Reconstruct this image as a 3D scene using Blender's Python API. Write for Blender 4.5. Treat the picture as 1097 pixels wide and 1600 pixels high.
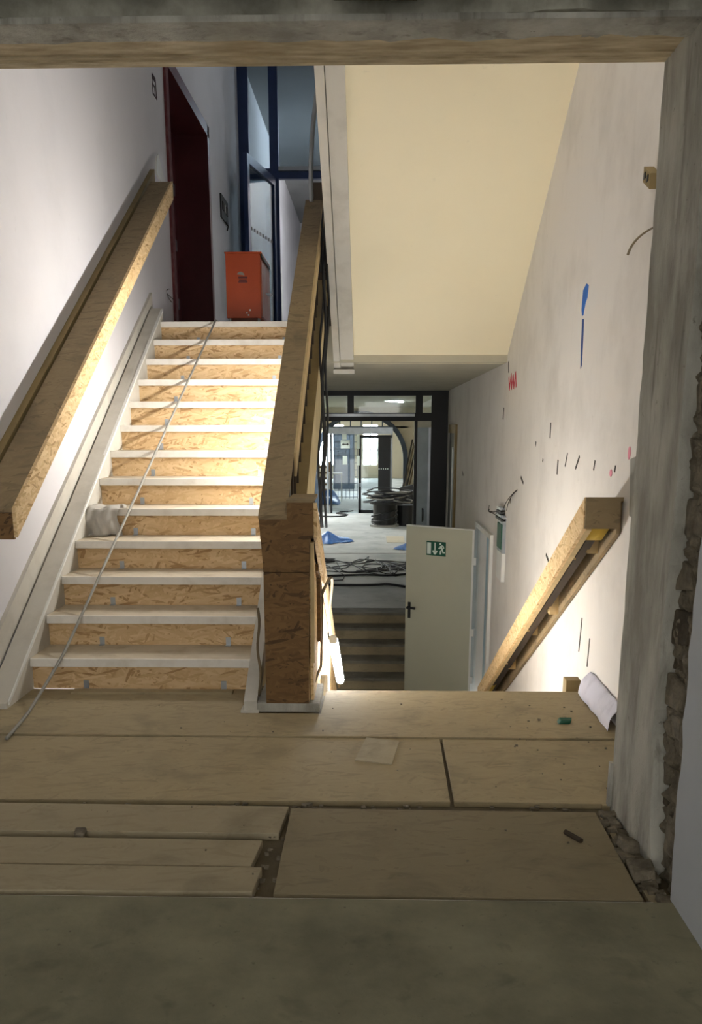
import bpy, bmesh, math, random
from mathutils import Vector, Matrix, noise
random.seed(7)
S = bpy.context.scene
for o in list(bpy.data.objects): bpy.data.objects.remove(o)
COL = S.collection

# ------------------------------------------------------------------ camera
PITCH, YAW, ROLL, EYE = .24183, .02374, -.0006, 1.38
cam = bpy.data.cameras.new('camera'); cam_o = bpy.data.objects.new('camera', cam); COL.objects.link(cam_o)
cam.sensor_fit = 'VERTICAL'; cam.sensor_height = 24.0
cam.lens = 1398.6 / 1600 * 24.0
cam.shift_y = 212.8 / 1600
cam.clip_start = .05; cam.clip_end = 200
fwd = Vector((-math.sin(YAW)*math.cos(PITCH), math.cos(YAW)*math.cos(PITCH), -math.sin(PITCH)))
rgt = Vector((math.cos(YAW), math.sin(YAW), 0)); upv = rgt.cross(fwd)
r2 = rgt*math.cos(ROLL) + upv*math.sin(ROLL); u2 = -rgt*math.sin(ROLL) + upv*math.cos(ROLL)
m = Matrix((r2, u2, -fwd)).transposed().to_4x4(); m.translation = (0, 0, EYE)
cam_o.matrix_world = m
S.camera = cam_o

# ------------------------------------------------------------------ world, exposure
w = bpy.data.worlds.new('world'); S.world = w; w.use_nodes = True
bgn = w.node_tree.nodes['Background']; bgn.inputs[0].default_value = (1.0, .97, .91, 1); bgn.inputs[1].default_value = 2.35
vs = S.view_settings; vs.view_transform = 'Standard'; vs.look = 'None'; vs.gamma = 1.0; vs.use_curve_mapping = False
vs.exposure = .46
TUBE_RIGHT, TUBE_LEFT, TUBE_HALL, FILL_UP, FILL_WELL = 88, 190, 420, 420, 55

# ------------------------------------------------------------------ materials
def srgb(c): return tuple(((v/255)/12.92 if v/255 <= .04045 else ((v/255+.055)/1.055)**2.4) for v in c) + (1,)
class NT:
    def __init__(s, name):
        s.m = bpy.data.materials.new(name); s.m.use_nodes = True; s.t = s.m.node_tree; s.b = s.t.nodes['Principled BSDF']
    def n(s, typ, **kw):
        nd = s.t.nodes.new(typ)
        for k, v in kw.items():
            if k.startswith('i_'):
                key = k[2:]; key = int(key) if key.isdigit() else key
                nd.inputs[key].default_value = v
            else: setattr(nd, k, v)
        return nd
    def l(s, a, b): s.t.links.new(a, b)
    def math(s, op, a, b=None, clamp=False):
        nd = s.n('ShaderNodeMath', operation=op, use_clamp=clamp)
        for i, v in enumerate((a, b)):
            if v is None: continue
            if isinstance(v, (int, float)): nd.inputs[i].default_value = v
            else: s.l(v, nd.inputs[i])
        return nd.outputs[0]
    def mix(s, f, a, b, blend='MIX'):
        nd = s.n('ShaderNodeMix', data_type='RGBA', blend_type=blend)
        for i, v in ((0, f), (6, a), (7, b)):
            if isinstance(v, (int, float)): nd.inputs[i].default_value = v
            elif isinstance(v, tuple): nd.inputs[i].default_value = v
            else: s.l(v, nd.inputs[i])
        return nd.outputs[2]
    def ramp(s, f, stops):
        nd = s.n('ShaderNodeValToRGB'); s.l(f, nd.inputs[0]); e = nd.color_ramp.elements
        while len(e) < len(stops): e.new(.5)
        for el, (p, c) in zip(e, stops):
            el.position = p; el.color = c if isinstance(c, tuple) else (c, c, c, 1)
        return nd.outputs[0]
    def noise(s, vec, scale, detail=4, rough=.55, dist=0):
        nd = s.n('ShaderNodeTexNoise'); nd.inputs['Scale'].default_value = scale; nd.inputs['Detail'].default_value = detail
        nd.inputs['Roughness'].default_value = rough; nd.inputs['Distortion'].default_value = dist
        s.l(vec, nd.inputs['Vector']); return nd.outputs[0]
    def pos(s): return s.n('ShaderNodeNewGeometry').outputs['Position']
    def scaled(s, vec, sc):
        nd = s.n('ShaderNodeMapping'); nd.inputs['Scale'].default_value = sc; s.l(vec, nd.inputs[0]); return nd.outputs[0]
    def bump(s, h, strength=.3, dist=.01):
        nd = s.n('ShaderNodeBump'); nd.inputs['Strength'].default_value = strength; nd.inputs['Distance'].default_value = dist
        s.l(h, nd.inputs['Height']); s.l(nd.outputs[0], s.b.inputs['Normal'])
    def fin(s, col=None, rough=.8, metal=0):
        if isinstance(col, tuple): s.b.inputs['Base Color'].default_value = col
        elif col is not None: s.l(col, s.b.inputs['Base Color'])
        s.b.inputs['Roughness'].default_value = rough; s.b.inputs['Metallic'].default_value = metal
        return s.m

def plain(name, c, rough=.7, metal=0, var=.12, scale=6):
    t = NT(name); p = t.pos(); f = t.noise(p, scale, 5)
    a = srgb(c); d = tuple(v*(1-var*2) for v in a[:3])+(1,)
    col = t.mix(t.ramp(f, [(.3, 0.), (.7, 1.)]), d, a)
    return t.fin(col, rough, metal)

def plaster(name, c, smudge=(120, 112, 98), amount=.35, scale=1.6, rough=.85, bump=.15, streak=False):
    t = NT(name); p = t.pos()
    f1 = t.noise(p, scale, 6, .6); f2 = t.noise(p, 14, 6, .65)
    fac = t.math('MULTIPLY', t.ramp(f1, [(.48, 0.), (.75, 1.)]), amount)
    col = t.mix(fac, srgb(c), srgb(smudge))
    if streak:
        f3 = t.noise(t.scaled(p, (7, 7, .7)), 1.0, 4)
        col = t.mix(t.math('MULTIPLY', t.ramp(f3, [(.58, 0.), (.85, 1.)]), amount*.35), col, srgb(smudge))
    sp = t.ramp(f2, [(.66, 0.), (.74, 1.)])
    col = t.mix(t.math('MULTIPLY', sp, amount*.5), col, tuple(v*.4 for v in srgb(smudge)[:3])+(1,))
    t.bump(f2, bump, .01)
    return t.fin(col, rough)

def concrete(name, c1, c2, rough=.9, scale=3, bump=.4):
    t = NT(name); p = t.pos()
    f1 = t.noise(p, scale, 8, .62); f2 = t.noise(p, 30, 6, .7); f3 = t.noise(p, scale*2.7, 4, .5, .6)
    col = t.mix(t.ramp(f1, [(.35, 0.), (.68, 1.)]), srgb(c1), srgb(c2))
    dk = tuple(v*.45 for v in srgb(c1)[:3])+(1,)
    col = t.mix(t.math('MULTIPLY', t.ramp(f3, [(.6, 0.), (.75, 1.)]), .45), col, dk)
    col = t.mix(t.math('MULTIPLY', t.ramp(f2, [(.62, 0.), (.72, 1.)]), .5), col, dk)
    t.bump(t.math('ADD', f2, f1), bump, .01)
    return t.fin(col, rough)

def osb(name, light, mid, dark, dust=0., dustc=(150, 138, 112), contrast=1.0, scale=1.0):
    """oriented strand board: every Voronoi cell turns a stretched noise its own way"""
    t = NT(name); g = t.n('ShaderNodeNewGeometry')
    sx = t.n('ShaderNodeSeparateXYZ'); t.l(g.outputs['Position'], sx.inputs[0])
    sn = t.n('ShaderNodeSeparateXYZ'); t.l(g.outputs['True Normal'], sn.inputs[0])
    az = t.math('GREATER_THAN', t.math('ABSOLUTE', sn.outputs[2]), .6)
    ax = t.math('GREATER_THAN', t.math('ABSOLUTE', sn.outputs[0]), .6)
    # u = x (or y on x-facing faces); v = z (or y on top faces)
    def sel(f, a, b):
        return t.math('ADD', t.math('MULTIPLY', f, b), t.math('MULTIPLY', t.math('SUBTRACT', 1.0, f), a))
    u = sel(ax, sx.outputs[0], sx.outputs[1]); v = sel(az, sx.outputs[2], sx.outputs[1])
    w3 = t.math('ADD', t.math('MULTIPLY', az, 7.3), t.math('MULTIPLY', ax, 3.1))
    cv = t.n('ShaderNodeCombineXYZ'); t.l(u, cv.inputs[0]); t.l(v, cv.inputs[1]); t.l(w3, cv.inputs[2])
    vec = cv.outputs[0]
    wn = t.n('ShaderNodeTexNoise'); wn.inputs['Scale'].default_value = 7; wn.inputs['Detail'].default_value = 2; t.l(vec, wn.inputs['Vector'])
    ds = t.n('ShaderNodeMix', data_type='VECTOR'); ds.inputs[0].default_value = .03
    t.l(vec, ds.inputs[4]); t.l(wn.outputs['Color'], ds.inputs[5])
    out = t.math('ADD', t.math('MULTIPLY', t.noise(t.scaled(vec, (14, 60, 1)), 1.0, 2), .3), .33)
    for k, ang in enumerate((.1, 1.35, -.55, .75, -1.1, .25, -.2)):
        mp = t.n('ShaderNodeMapping'); mp.inputs['Rotation'].default_value = (0, 0, ang); mp.inputs['Location'].default_value = (k*3.7, k*1.9, 0)
        t.l(ds.outputs[1], mp.inputs[0])
        vo = t.n('ShaderNodeTexVoronoi', voronoi_dimensions='2D'); vo.inputs['Scale'].default_value = 1.0; vo.inputs['Randomness'].default_value = .9
        t.l(t.scaled(mp.outputs[0], (10*scale, 68*scale, 1)), vo.inputs['Vector'])
        sc = t.n('ShaderNodeSeparateColor'); t.l(vo.outputs['Color'], sc.inputs[0])
        mask = t.math('LESS_THAN', sc.outputs[0], .36)
        grain = t.math('MULTIPLY', t.math('SUBTRACT', t.noise(t.scaled(mp.outputs[0], (16, 260, 1)), 1.0, 2), .5), .28)
        val = t.math('ADD', sc.outputs[1], grain)
        mx = t.n('ShaderNodeMix', data_type='FLOAT'); t.l(mask, mx.inputs[0]); t.l(out, mx.inputs[2]); t.l(val, mx.inputs[3]); out = mx.outputs[0]
    a = .5-.42/contrast; b = .5+.42/contrast
    col = t.ramp(out, [(.02, srgb(dark)), (.02+.16*contrast, srgb(mid)), (.98, srgb(light))])
    lg = t.noise(g.outputs['Position'], 2.2, 5, .6)
    col = t.mix(t.math('MULTIPLY', t.ramp(lg, [(.35, 0.), (.7, 1.)]), .3), col, srgb(mid))
    if dust > 0:
        dn = t.noise(g.outputs['Position'], 5, 6, .65)
        col = t.mix(t.math('MULTIPLY', t.ramp(dn, [(.3, .75), (.7, 1.)]), dust), col, srgb(dustc))
        st = t.noise(g.outputs['Position'], 3.3, 7, .6, .5)
        col = t.mix(t.math('MULTIPLY', t.ramp(st, [(.52, 0.), (.72, 1.)]), .6), col, tuple(x*.48 for x in srgb(dustc)[:3])+(1,))
    t.bump(out, .25, .004)
    return t.fin(col, .82)

def emit(name, c, s):
    t = NT(name); t.fin((0, 0, 0, 1), .5)
    t.b.inputs['Emission Color'].default_value = c; t.b.inputs['Emission Strength'].default_value = s
    return t.m
def glass(name, tint=(.9, .95, .97), alpha=.12, rough=.03):
    t = NT(name); out = t.t.nodes['Material Output']
    tr = t.n('ShaderNodeBsdfTransparent'); tr.inputs[0].default_value = tint+(1,)
    gl = t.n('ShaderNodeBsdfGlossy'); gl.inputs['Roughness'].default_value = rough
    mx = t.n('ShaderNodeMixShader'); mx.inputs[0].default_value = alpha
    t.l(tr.outputs[0], mx.inputs[1]); t.l(gl.outputs[0], mx.inputs[2]); t.l(mx.outputs[0], out.inputs[0])
    return t.m

M = {}
M['wall_left'] = plaster('white_plaster', (216, 215, 220), (168, 168, 172), .22, 1.2)
M['wall_right'] = plaster('marked_plaster', (224, 219, 213), (152, 143, 132), .32, 1.7, streak=True)
M['wall_near'] = plaster('pale_plasterboard', (176, 180, 186), (130, 132, 134), .2)
M['soffit'] = plaster('cream_paint', (240, 228, 196), (216, 203, 170), .2, .8)
M['ceil'] = plaster('ceiling_paint', (176, 170, 150), (120, 114, 98), .3)
M['ceil_up'] = plaster('grey_ceiling_paint', (170, 172, 172), (130, 130, 130), .3)
t = NT('grey_render'); p = t.pos()
f1 = t.noise(t.scaled(p, (2.5, 2.5, .9)), 2.2, 8, .62); f2 = t.noise(p, 32, 6, .7); f3 = t.noise(t.scaled(p, (16, 16, 2.2)), 1.0, 5, .6, .4); f4 = t.noise(t.scaled(p, (5, 5, 2)), 1.0, 6, .6)
col = t.mix(t.ramp(f1, [(.36, 0.), (.64, 1.)]), srgb((134, 131, 122)), srgb((178, 176, 166)))
col = t.mix(t.math('MULTIPLY', t.ramp(f3, [(.56, 0.), (.7, 1.)]), .5), col, srgb((84, 80, 70)))
col = t.mix(t.math('MULTIPLY', t.ramp(f4, [(.58, 0.), (.68, 1.)]), .4), col, srgb((196, 194, 186)))
col = t.mix(t.math('MULTIPLY', t.ramp(f2, [(.64, 0.), (.70, 1.)]), .6), col, srgb((78, 72, 62)))
t.bump(t.math('ADD', f2, f3), .5, .012)
M['render'] = t.fin(col, .9)
M['screed'] = concrete('olive_screed', (112, 109, 89), (146, 141, 117), scale=2.6, bump=.25)
M['subfloor'] = concrete('dusty_subfloor', (88, 78, 60), (112, 100, 78), scale=6)
M['hallfloor'] = concrete('pale_hall_screed', (165, 168, 165), (200, 200, 196), scale=1.3, bump=.15)
M['stepgrey'] = concrete('grey_step', (95, 92, 82), (125, 120, 108), scale=4)
M['rubble'] = concrete('rubble_stone', (92, 84, 70), (138, 128, 110), scale=18, bump=1.0)
M['rubbledark'] = concrete('dark_rubble', (62, 54, 44), (92, 82, 66), scale=12, bump=.9)
M['osb'] = osb('strand_board', (224, 196, 154), (202, 169, 124), (164, 128, 86), contrast=1.0, scale=1.15)
M['osb_dark'] = osb('aged_strand_board', (124, 95, 58), (104, 77, 44), (74, 53, 30), contrast=1.0, scale=1.1)  # darker copy of the board; the newel front's shade is in the colour
M['osb_rail'] = osb('dusty_strand_board', (160, 138, 102), (142, 120, 86), (106, 86, 58), dust=.6, dustc=(130, 115, 90))
M['osb_pale'] = osb('pale_strand_board', (234, 208, 164), (212, 180, 130), (170, 134, 88), contrast=1.2, scale=1.4)
M['sheet'] = osb('walked_strand_board', (166, 148, 112), (148, 130, 96), (116, 98, 68), dust=.68, dustc=(160, 147, 118))
M['sheet2'] = osb('muddy_board', (164, 150, 122), (150, 138, 112), (112, 100, 80), dust=.85, dustc=(136, 124, 98))
M['plank'] = osb('dusty_plank_board', (176, 164, 138), (160, 148, 122), (124, 112, 88), dust=.85, dustc=(164, 152, 126))
M['tread'] = plaster('white_tread', (228, 224, 216), (176, 166, 148), .4, 9)
M['tread_top'] = plaster('dusty_tread', (196, 184, 162), (140, 124, 98), .6, 6)
M['string'] = plaster('grey_string_paint', (196, 192, 182), (140, 134, 120), .4, 4)
M['cheek'] = plaster('cream_string_paint', (206, 192, 152), (150, 136, 98), .4, 3)
M['cheek_top'] = plain('brown_string_edge', (150, 130, 88), .7)
M['pine'] = plain('raw_pine', (204, 178, 130), .7, var=.15, scale=12)
M['darkwood'] = plain('old_dark_wood', (64, 52, 40), .7)
M['maroon'] = plain('maroon_paint', (92, 34, 40), .45, var=.12)
M['maroon_worn'] = plaster('chipped_maroon_paint', (96, 42, 46), (150, 110, 106), .5, 9)
M['navy'] = plain('navy_metal', (44, 62, 104), .35, .2)
M['black'] = plain('black_metal', (20, 21, 24), .5, .2)
M['cable'] = plain('black_cable', (34, 34, 36), .55)
M['cable_grey'] = plain('grey_cable', (150, 148, 140), .6)
M['cable_brown'] = plain('dusty_cable', (120, 104, 78), .7)
M['silver'] = plain('brushed_aluminium', (176, 182, 188), .35, .6)
M['orange'] = plain('orange_lacquer', (190, 74, 20), .38, var=.06)
M['orange_side'] = plaster('scuffed_orange_lacquer', (178, 92, 62), (190, 170, 160), .5, 6, rough=.35)  # pale smudges put the cabinet side's reflection into the colour
M['white'] = plain('white_paint', (226, 226, 222), .5, var=.05)
M['doorgrey'] = plaster('grey_steel_paint', (186, 186, 166), (150, 148, 130), .2, 2, rough=.45, bump=.02)
M['doorblue'] = plain('pale_blue_paint', (176, 204, 218), .5, var=.06)
M['exitgreen'] = plain('exit_green', (16, 84, 62), .5, var=.05)
M['exitwhite'] = plain('exit_white', (222, 232, 222), .5, var=.03)
M['socket'] = plain('black_plastic', (26, 26, 28), .5)
M['foam'] = plain('yellow_foam', (196, 164, 60), .9)
M['plastic'] = plaster('wrapping_film', (206, 204, 218), (150, 148, 165), .5, 12, rough=.4)
M['cloth'] = plaster('grey_cloth', (176, 172, 164), (120, 116, 110), .5, 8)
M['tarp'] = plain('blue_tarpaulin', (40, 110, 190), .45, var=.2, scale=18)
M['red'] = plain('red_spray', (196, 40, 62), .7)
M['pink'] = plain('pink_spray', (240, 150, 170), .7)
M['blue'] = plain('blue_spray', (30, 104, 196), .7)
M['bluedark'] = plain('dark_blue_spray', (36, 72, 140), .7)
M['ink'] = plain('dark_marks', (60, 54, 48), .8)
M['inkred'] = plain('dark_label_ink', (56, 30, 40), .8)
M['arch'] = plain('slate_blue_arch', (70, 82, 96), .6)
M['hallwall'] = plaster('beige_hall_wall', (196, 186, 162), (150, 140, 120), .3, .8)
M['tube_r'] = emit('lit_tube_right', (.93, .97, 1.0, 1), TUBE_RIGHT)
M['tube_l'] = emit('lit_tube_left', (1.0, .965, .91, 1), TUBE_LEFT)
M['tube_h'] = emit('lit_tube_hall', (.9, .96, 1, 1), TUBE_HALL)
M['tube_u'] = emit('lit_tube_corridor', (.95, .97, 1, 1), FILL_UP)
M['tube_u2'] = emit('lit_tube_landing', (.93, .97, 1, 1), 40)
M['tube_w'] = emit('lit_tube_well', (1.0, .965, .91, 1), FILL_WELL)
M['daylight'] = emit('daylight_pane', (.82, .93, 1, 1), 22.)
M['glass'] = glass('clear_glass', alpha=.05)
M['glassdark'] = glass('tinted_glass', (.25, .32, .4), .2)
M['glassfrost'] = plain('dusty_glass', (168, 184, 190), .3, var=.1)
M['smoke'] = glass('smoked_pane', (.55, .62, .66), .14)

# ------------------------------------------------------------------ mesh helpers (world coordinates)
class MB:
    def __init__(s): s.v = []; s.f = []
    def add(s, vs_, fs): o = len(s.v); s.v += [tuple(p) for p in vs_]; s.f += [tuple(i+o for i in f) for f in fs]; return s
    def box(s, x0, x1, y0, y1, z0, z1):
        return s.add([(x, y, z) for x in (x0, x1) for y in (y0, y1) for z in (z0, z1)],
            [(0, 1, 3, 2), (4, 6, 7, 5), (0, 4, 5, 1), (2, 3, 7, 6), (0, 2, 6, 4), (1, 5, 7, 3)])
    def prism(s, poly, axis, a, b):
        """poly in the two other axes (x: (y,z), y: (x,z), z: (x,y)) extruded from a to b"""
        n = len(poly)
        def P(p, t): return {'x': (t, p[0], p[1]), 'y': (p[0], t, p[1]), 'z': (p[0], p[1], t)}[axis]
        vs_ = [P(p, a) for p in poly]+[P(p, b) for p in poly]
        fs = [tuple(range(n))[::-1], tuple(range(n, 2*n))]+[(i, (i+1) % n, n+(i+1) % n, n+i) for i in range(n)]
        return s.add(vs_, fs)
    def slope(s, x0, x1, y0, z0, y1, z1, h):
        return s.prism([(y0, z0-h), (y1, z1-h), (y1, z1), (y0, z0)], 'x', x0, x1)
    def tube(s, pts, r, n=6, cap=True):
        pts = [Vector(p) for p in pts]; base = len(s.v); prev = None
        for i, p in enumerate(pts):
            d = (pts[min(i+1, len(pts)-1)]-pts[max(i-1, 0)]).normalized()
            a = d.cross(Vector((0, 0, 1)))
            if a.length < .05: a = d.cross(Vector((1, 0, 0)))
            a.normalize()
            if prev is not None and a.dot(prev) < 0: a = -a
            prev = a; b = d.cross(a)
            rr = r[i] if isinstance(r, (list, tuple)) else r
            for k in range(n):
                t = 2*math.pi*k/n; s.v.append(tuple(p+(a*math.cos(t)+b*math.sin(t))*rr))
        for i in range(len(pts)-1):
            for k in range(n):
                s.f.append((base+i*n+k, base+i*n+(k+1) % n, base+(i+1)*n+(k+1) % n, base+(i+1)*n+k))
        if cap:
            s.f.append(tuple(base+k for k in range(n))[::-1]); e = base+(len(pts)-1)*n; s.f.append(tuple(e+k for k in range(n)))
        return s
    def cyl(s, c, r, z0, z1, n=20, r1=None):
        r1 = r if r1 is None else r1
        vs_ = [(c[0]+r*math.cos(2*math.pi*k/n), c[1]+r*math.sin(2*math.pi*k/n), z0) for k in range(n)]+[(c[0]+r1*math.cos(2*math.pi*k/n), c[1]+r1*math.sin(2*math.pi*k/n), z1) for k in range(n)]
        return s.add(vs_, [tuple(range(n))[::-1], tuple(range(n, 2*n))]+[(i, (i+1) % n, n+(i+1) % n, n+i) for i in range(n)])
    def grid(s, fn, nu, nv):
        b = len(s.v)
        for i in range(nu+1):
            for j in range(nv+1): s.v.append(tuple(fn(i/nu, j/nv)))
        for i in range(nu):
            for j in range(nv):
                a = b+i*(nv+1)+j; s.f.append((a, a+nv+1, a+nv+2, a+1))
        return s
    def stone(s, c, sz, j=.25, rng=random):
        vs_ = []
        for x in (-1, 1):
            for y in (-1, 1):
                for z in (-1, 1): vs_.append(tuple(c[i]+q*sz[i]/2*(1+rng.uniform(-j, j)) for i, q in enumerate((x, y, z))))
        return s.add(vs_, [(0, 1, 3, 2), (4, 6, 7, 5), (0, 4, 5, 1), (2, 3, 7, 6), (0, 2, 6, 4), (1, 5, 7, 3)])
    def build(s, name, mat, parent=None, smooth=False, bevel=0):
        off = wloc(parent) if parent else Vector((0, 0, 0))
        me = bpy.data.meshes.new(name); me.from_pydata([tuple(Vector(v)-off) for v in s.v], [], s.f)
        bm = bmesh.new(); bm.from_mesh(me); bmesh.ops.recalc_face_normals(bm, faces=bm.faces); bm.to_mesh(me); bm.free()
        if smooth:
            for p in me.polygons: p.use_smooth = True
        me.materials.append(M[mat] if isinstance(mat, str) else mat)
        o = bpy.data.objects.new(name, me); COL.objects.link(o)
        if parent: o.parent = parent
        if bevel:
            b = o.modifiers.new('bevel', 'BEVEL'); b.width = bevel; b.segments = 2; b.limit_method = 'ANGLE'
        return o
def wloc(o):
    v = Vector((0, 0, 0))
    while o is not None: v += o.location; o = o.parent
    return v
def tag(o, label=None, cat=None, group=None, kind=None):
    if label: o['label'] = label
    if cat: o['category'] = cat
    if group: o['group'] = group
    if kind: o['kind'] = kind
    return o
def thing(name, loc, label, cat, group=None, kind=None):
    o = bpy.data.objects.new(name, None); COL.objects.link(o); o.location = loc; o.empty_display_size = .1
    return tag(o, label, cat, group, kind)
def B(*a): return MB().box(*a)
def jag(y0, y1, step, amp, rng):
    n = max(2, int(abs(y1-y0)/step)); return [(y0+(y1-y0)*i/n, rng.uniform(-amp, amp)) for i in range(n+1)]
def struct(o, label=None): tag(o, label, kind='structure'); return o

# ------------------------------------------------------------------ dimensions
XL, XR = -1.98, 1.17                  # side walls of the stair hall
D1, RUN, RISE = 4.618, .2936, .17446  # rising flight
SX0, SX1 = -1.84, -.60
def mrail(y): return .99+.62*(y-4.27)   # middle handrail
UPZ, UPY = 13*RISE, D1+12*RUN
SL = RISE/RUN
def nz(y): return RISE+(y-D1)*SL      # nosing line
CEIL, SLAB, GY = 6.7, 1.93, 14.4      # upper ceiling, underside of the upper landing, glass partitions
LOW, HALL = -1.70, -1.0
STEPY = 10.4

# ------------------------------------------------------------------ structure: floors
struct(B(-2.4, .9, -3, 2.43, -.2, .004).build('floor_near', 'screed'), 'dusty olive grey screed in the foreground')
struct(B(-2.4, 1.17, 2.43, 4.64, -.2, -.03).build('floor_landing', 'subfloor'), 'dirty subfloor under the loose landing boards')
struct(B(XL, XR, 7.3, STEPY+.02, LOW-.2, LOW).build('floor_lower', 'stepgrey'), 'lower stair landing floor by the grey steel door')
fh = struct(B(-6, 2.2, STEPY+1.53, 46, HALL-.2, HALL).build('floor_hall', 'hallfloor'), 'pale dusty screed floor of the lower hall')
B(.31, .70, 19.05, 20.15, HALL-.01, HALL+.004).build('floor_hatch', 'hallwall', fh)
for yy in (15.1, 16.0, 17.3):
    B(-3, 2, yy, yy+.03, HALL, HALL+.004).build('floor_joint', 'stepgrey', fh)
struct(B(XL, XR, UPY+.055, 26, SLAB, UPZ-.035).build('floor_upper', 'ceil'), 'upper landing slab with pale underside above the lower corridor')
B(SX0-.1, SX1+.2, UPY+.055, 8.6, UPZ-.035, UPZ).build('landing_board', 'tread', bpy.data.objects['floor_upper'])

# ------------------------------------------------------------------ structure: walls
wl = MB()
NY0, NY1, NZ1 = 9.47, 11.6, 4.72      # niche of the maroon door
wl.box(XL-.5, XL, 2.8, NY0, -2, CEIL); wl.box(XL-.5, XL, NY0, NY1, NZ1, CEIL); wl.box(XL-.5, XL, NY0, NY1, -2, UPZ-.03)
wl.box(XL-.5, XL, NY1, 26, SLAB, CEIL); wl.box(XL-.5, XL, NY1, 14.5, -2, SLAB); wl.box(XL-.55, XL-.5, NY0, NY1, UPZ-.03, NZ1)
wall_left = struct(wl.build('wall_left', 'wall_left'), 'white plastered wall beside the rising stair')
DY0, DY1, DZ = 8.75, 9.95, .32        # fire door opening in the right wall
wr = MB()
wr.box(XR, XR+.4, 3.15, DY0, -2, CEIL); wr.box(XR, XR+.4, DY0, DY1, DZ, CEIL); wr.box(XR, XR+.4, DY1, 14.6, -2, CEIL); wr.box(XR, XR+.4, 14.6, 26, SLAB, CEIL)
wall_right = struct(wr.build('wall_right', 'wall_right'), 'stained off-white wall beside the stair going down')
struct(B(-2.4, XR+.4, 2.8, 26, CEIL, CEIL+.1).build('ceiling_upper', 'ceil_up'), 'grey ceiling of the upper storey')
struct(B(XL-.5, XR+.4, 26, 26.2, SLAB+.6, CEIL).build('wall_back', 'wall_left'), 'end wall of the upper corridor')
struct(B(-2.5, 1.4, -3, 2.5, 3.1, 3.2).build('ceiling_near', 'ceil'), 'ceiling of the room in front of the opening')
struct(B(-2.5, -2.4, -3, 3.15, -.2, 3.2).build('wall_near_left', 'wall_near'), 'wall left of the opening')
# pale plasterboard wall on the near right with a torn edge
rng = random.Random(3)
poly = [(-3, 0.0), (2.45, 0.0)]
for i in range(1, 45):
    z = 3.1*i/45; poly.append((2.455+.012*math.sin(z*3)+rng.uniform(-.012, .012)+.018*z, z))
poly += [(2.5, 3.1), (-3, 3.1)]
struct(MB().prism(poly, 'x', .90, .95).build('wall_near_right', 'wall_near'), 'pale plasterboard wall on the near right')

# ------------------------------------------------------------------ structure: rough opening (jamb, lintel, rubble)
wo = struct(MB().box(.955, 1.6, 2.47, 3.15, -.2, 3.2).box(-2.4, .96, 2.5, 3.155, 2.62, CEIL).build('wall_opening', 'rubbledark'), 'thick old wall around the broken-out opening')
poly = [(3.152, -.03)]
for i in range(1, 40): poly.append((3.152+rng.uniform(-.006, .006), 2.48*i/40))
poly += [(3.152, 2.60), (2.80, 2.60)]
prof = [(2.55, 2.76), (2.44, 2.78), (1.84, 2.70), (1.45, 2.72), (1.1, 2.71), (.62, 2.735), (.42, 2.745), (.33, 2.70), (.22, 2.70), (.13, 2.69), (.06, 2.66), (0., 2.66)]
for i in range(60):
    z = 2.5*(1-i/59)
    for (za, ya), (zb, yb) in zip(prof, prof[1:]):
        if zb <= z <= za: y = ya+(yb-ya)*(za-z)/(za-zb); break
    poly.append((y+rng.uniform(-.008, .008), z))
poly.append((2.66, -.03))
jp = MB().prism(poly, 'x', .90, .957).build('plaster_facing', 'render', wo); jp['label'] = 'smooth grey render on the right jamb'
# lintel facing: warm far band, ragged grey near band a little proud
t = NT('lintel_render'); p = t.pos(); sp = t.n('ShaderNodeSeparateXYZ'); t.l(p, sp.inputs[0])
nn = t.noise(t.scaled(p, (1, .3, 1)), 4, 6, .65)
edge = t.math('GREATER_THAN', t.math('ADD', sp.outputs[1], t.math('MULTIPLY', t.math('SUBTRACT', nn, .5), .35)), 2.925)
f2 = t.noise(t.scaled(p, (3, 14, 3)), 2, 6, .6)
tan = t.mix(t.ramp(f2, [(.35, 0.), (.7, 1.)]), srgb((150, 134, 104)), srgb((198, 182, 150)))
gry = t.mix(t.ramp(t.noise(p, 9, 7, .6), [(.35, 0.), (.7, 1.)]), srgb((130, 128, 116)), srgb((176, 174, 160)))
t.bump(t.math('ADD', t.noise(p, 25, 6), edge), .4, .01)
M['lintel'] = t.fin(t.mix(edge, gry, tan), .9)
poly = [(-2.4, 3.155), (.95, 3.155)]
for i in range(70):
    x = .95-3.35*i/69; b = 2.80
    if x < .02 and x > -1.0: b = 2.835
    if -.05 < x < .1: b = 2.82
    poly.append((x, b+rng.uniform(-.012, .012)+.015*math.sin(x*9)))
lf = MB().prism(poly, 'z', 2.48, 2.63).build('lintel_facing', 'lintel', wo); lf['label'] = 'rough grey and tan plaster under the lintel'
poly = [(-2.4, 2.80), (.93, 2.80)]
for i in range(110):
    x = .93-3.33*i/109; poly.append((x, 2.93+.05*noise.noise(Vector((x*2.3, 4, 0)))+.03*noise.noise(Vector((x*9, 1, 0)))+.012*noise.noise(Vector((x*31, 2, 0)))))
nb = MB().prism(poly, 'z', 2.466, 2.482).build('mortar_coat', 'render', wo); nb['label'] = 'ragged grey mortar coat on the near side of the lintel'
for y0 in (3.065, 3.10):
    pts = [(-2.3+3.2*i/60, y0+.012*noise.noise(Vector((i*.21, y0*9, 0))), 2.480) for i in range(61)]
    MB().tube(pts, .004, 4).build('formwork_ridge', 'lintel', wo)
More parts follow.
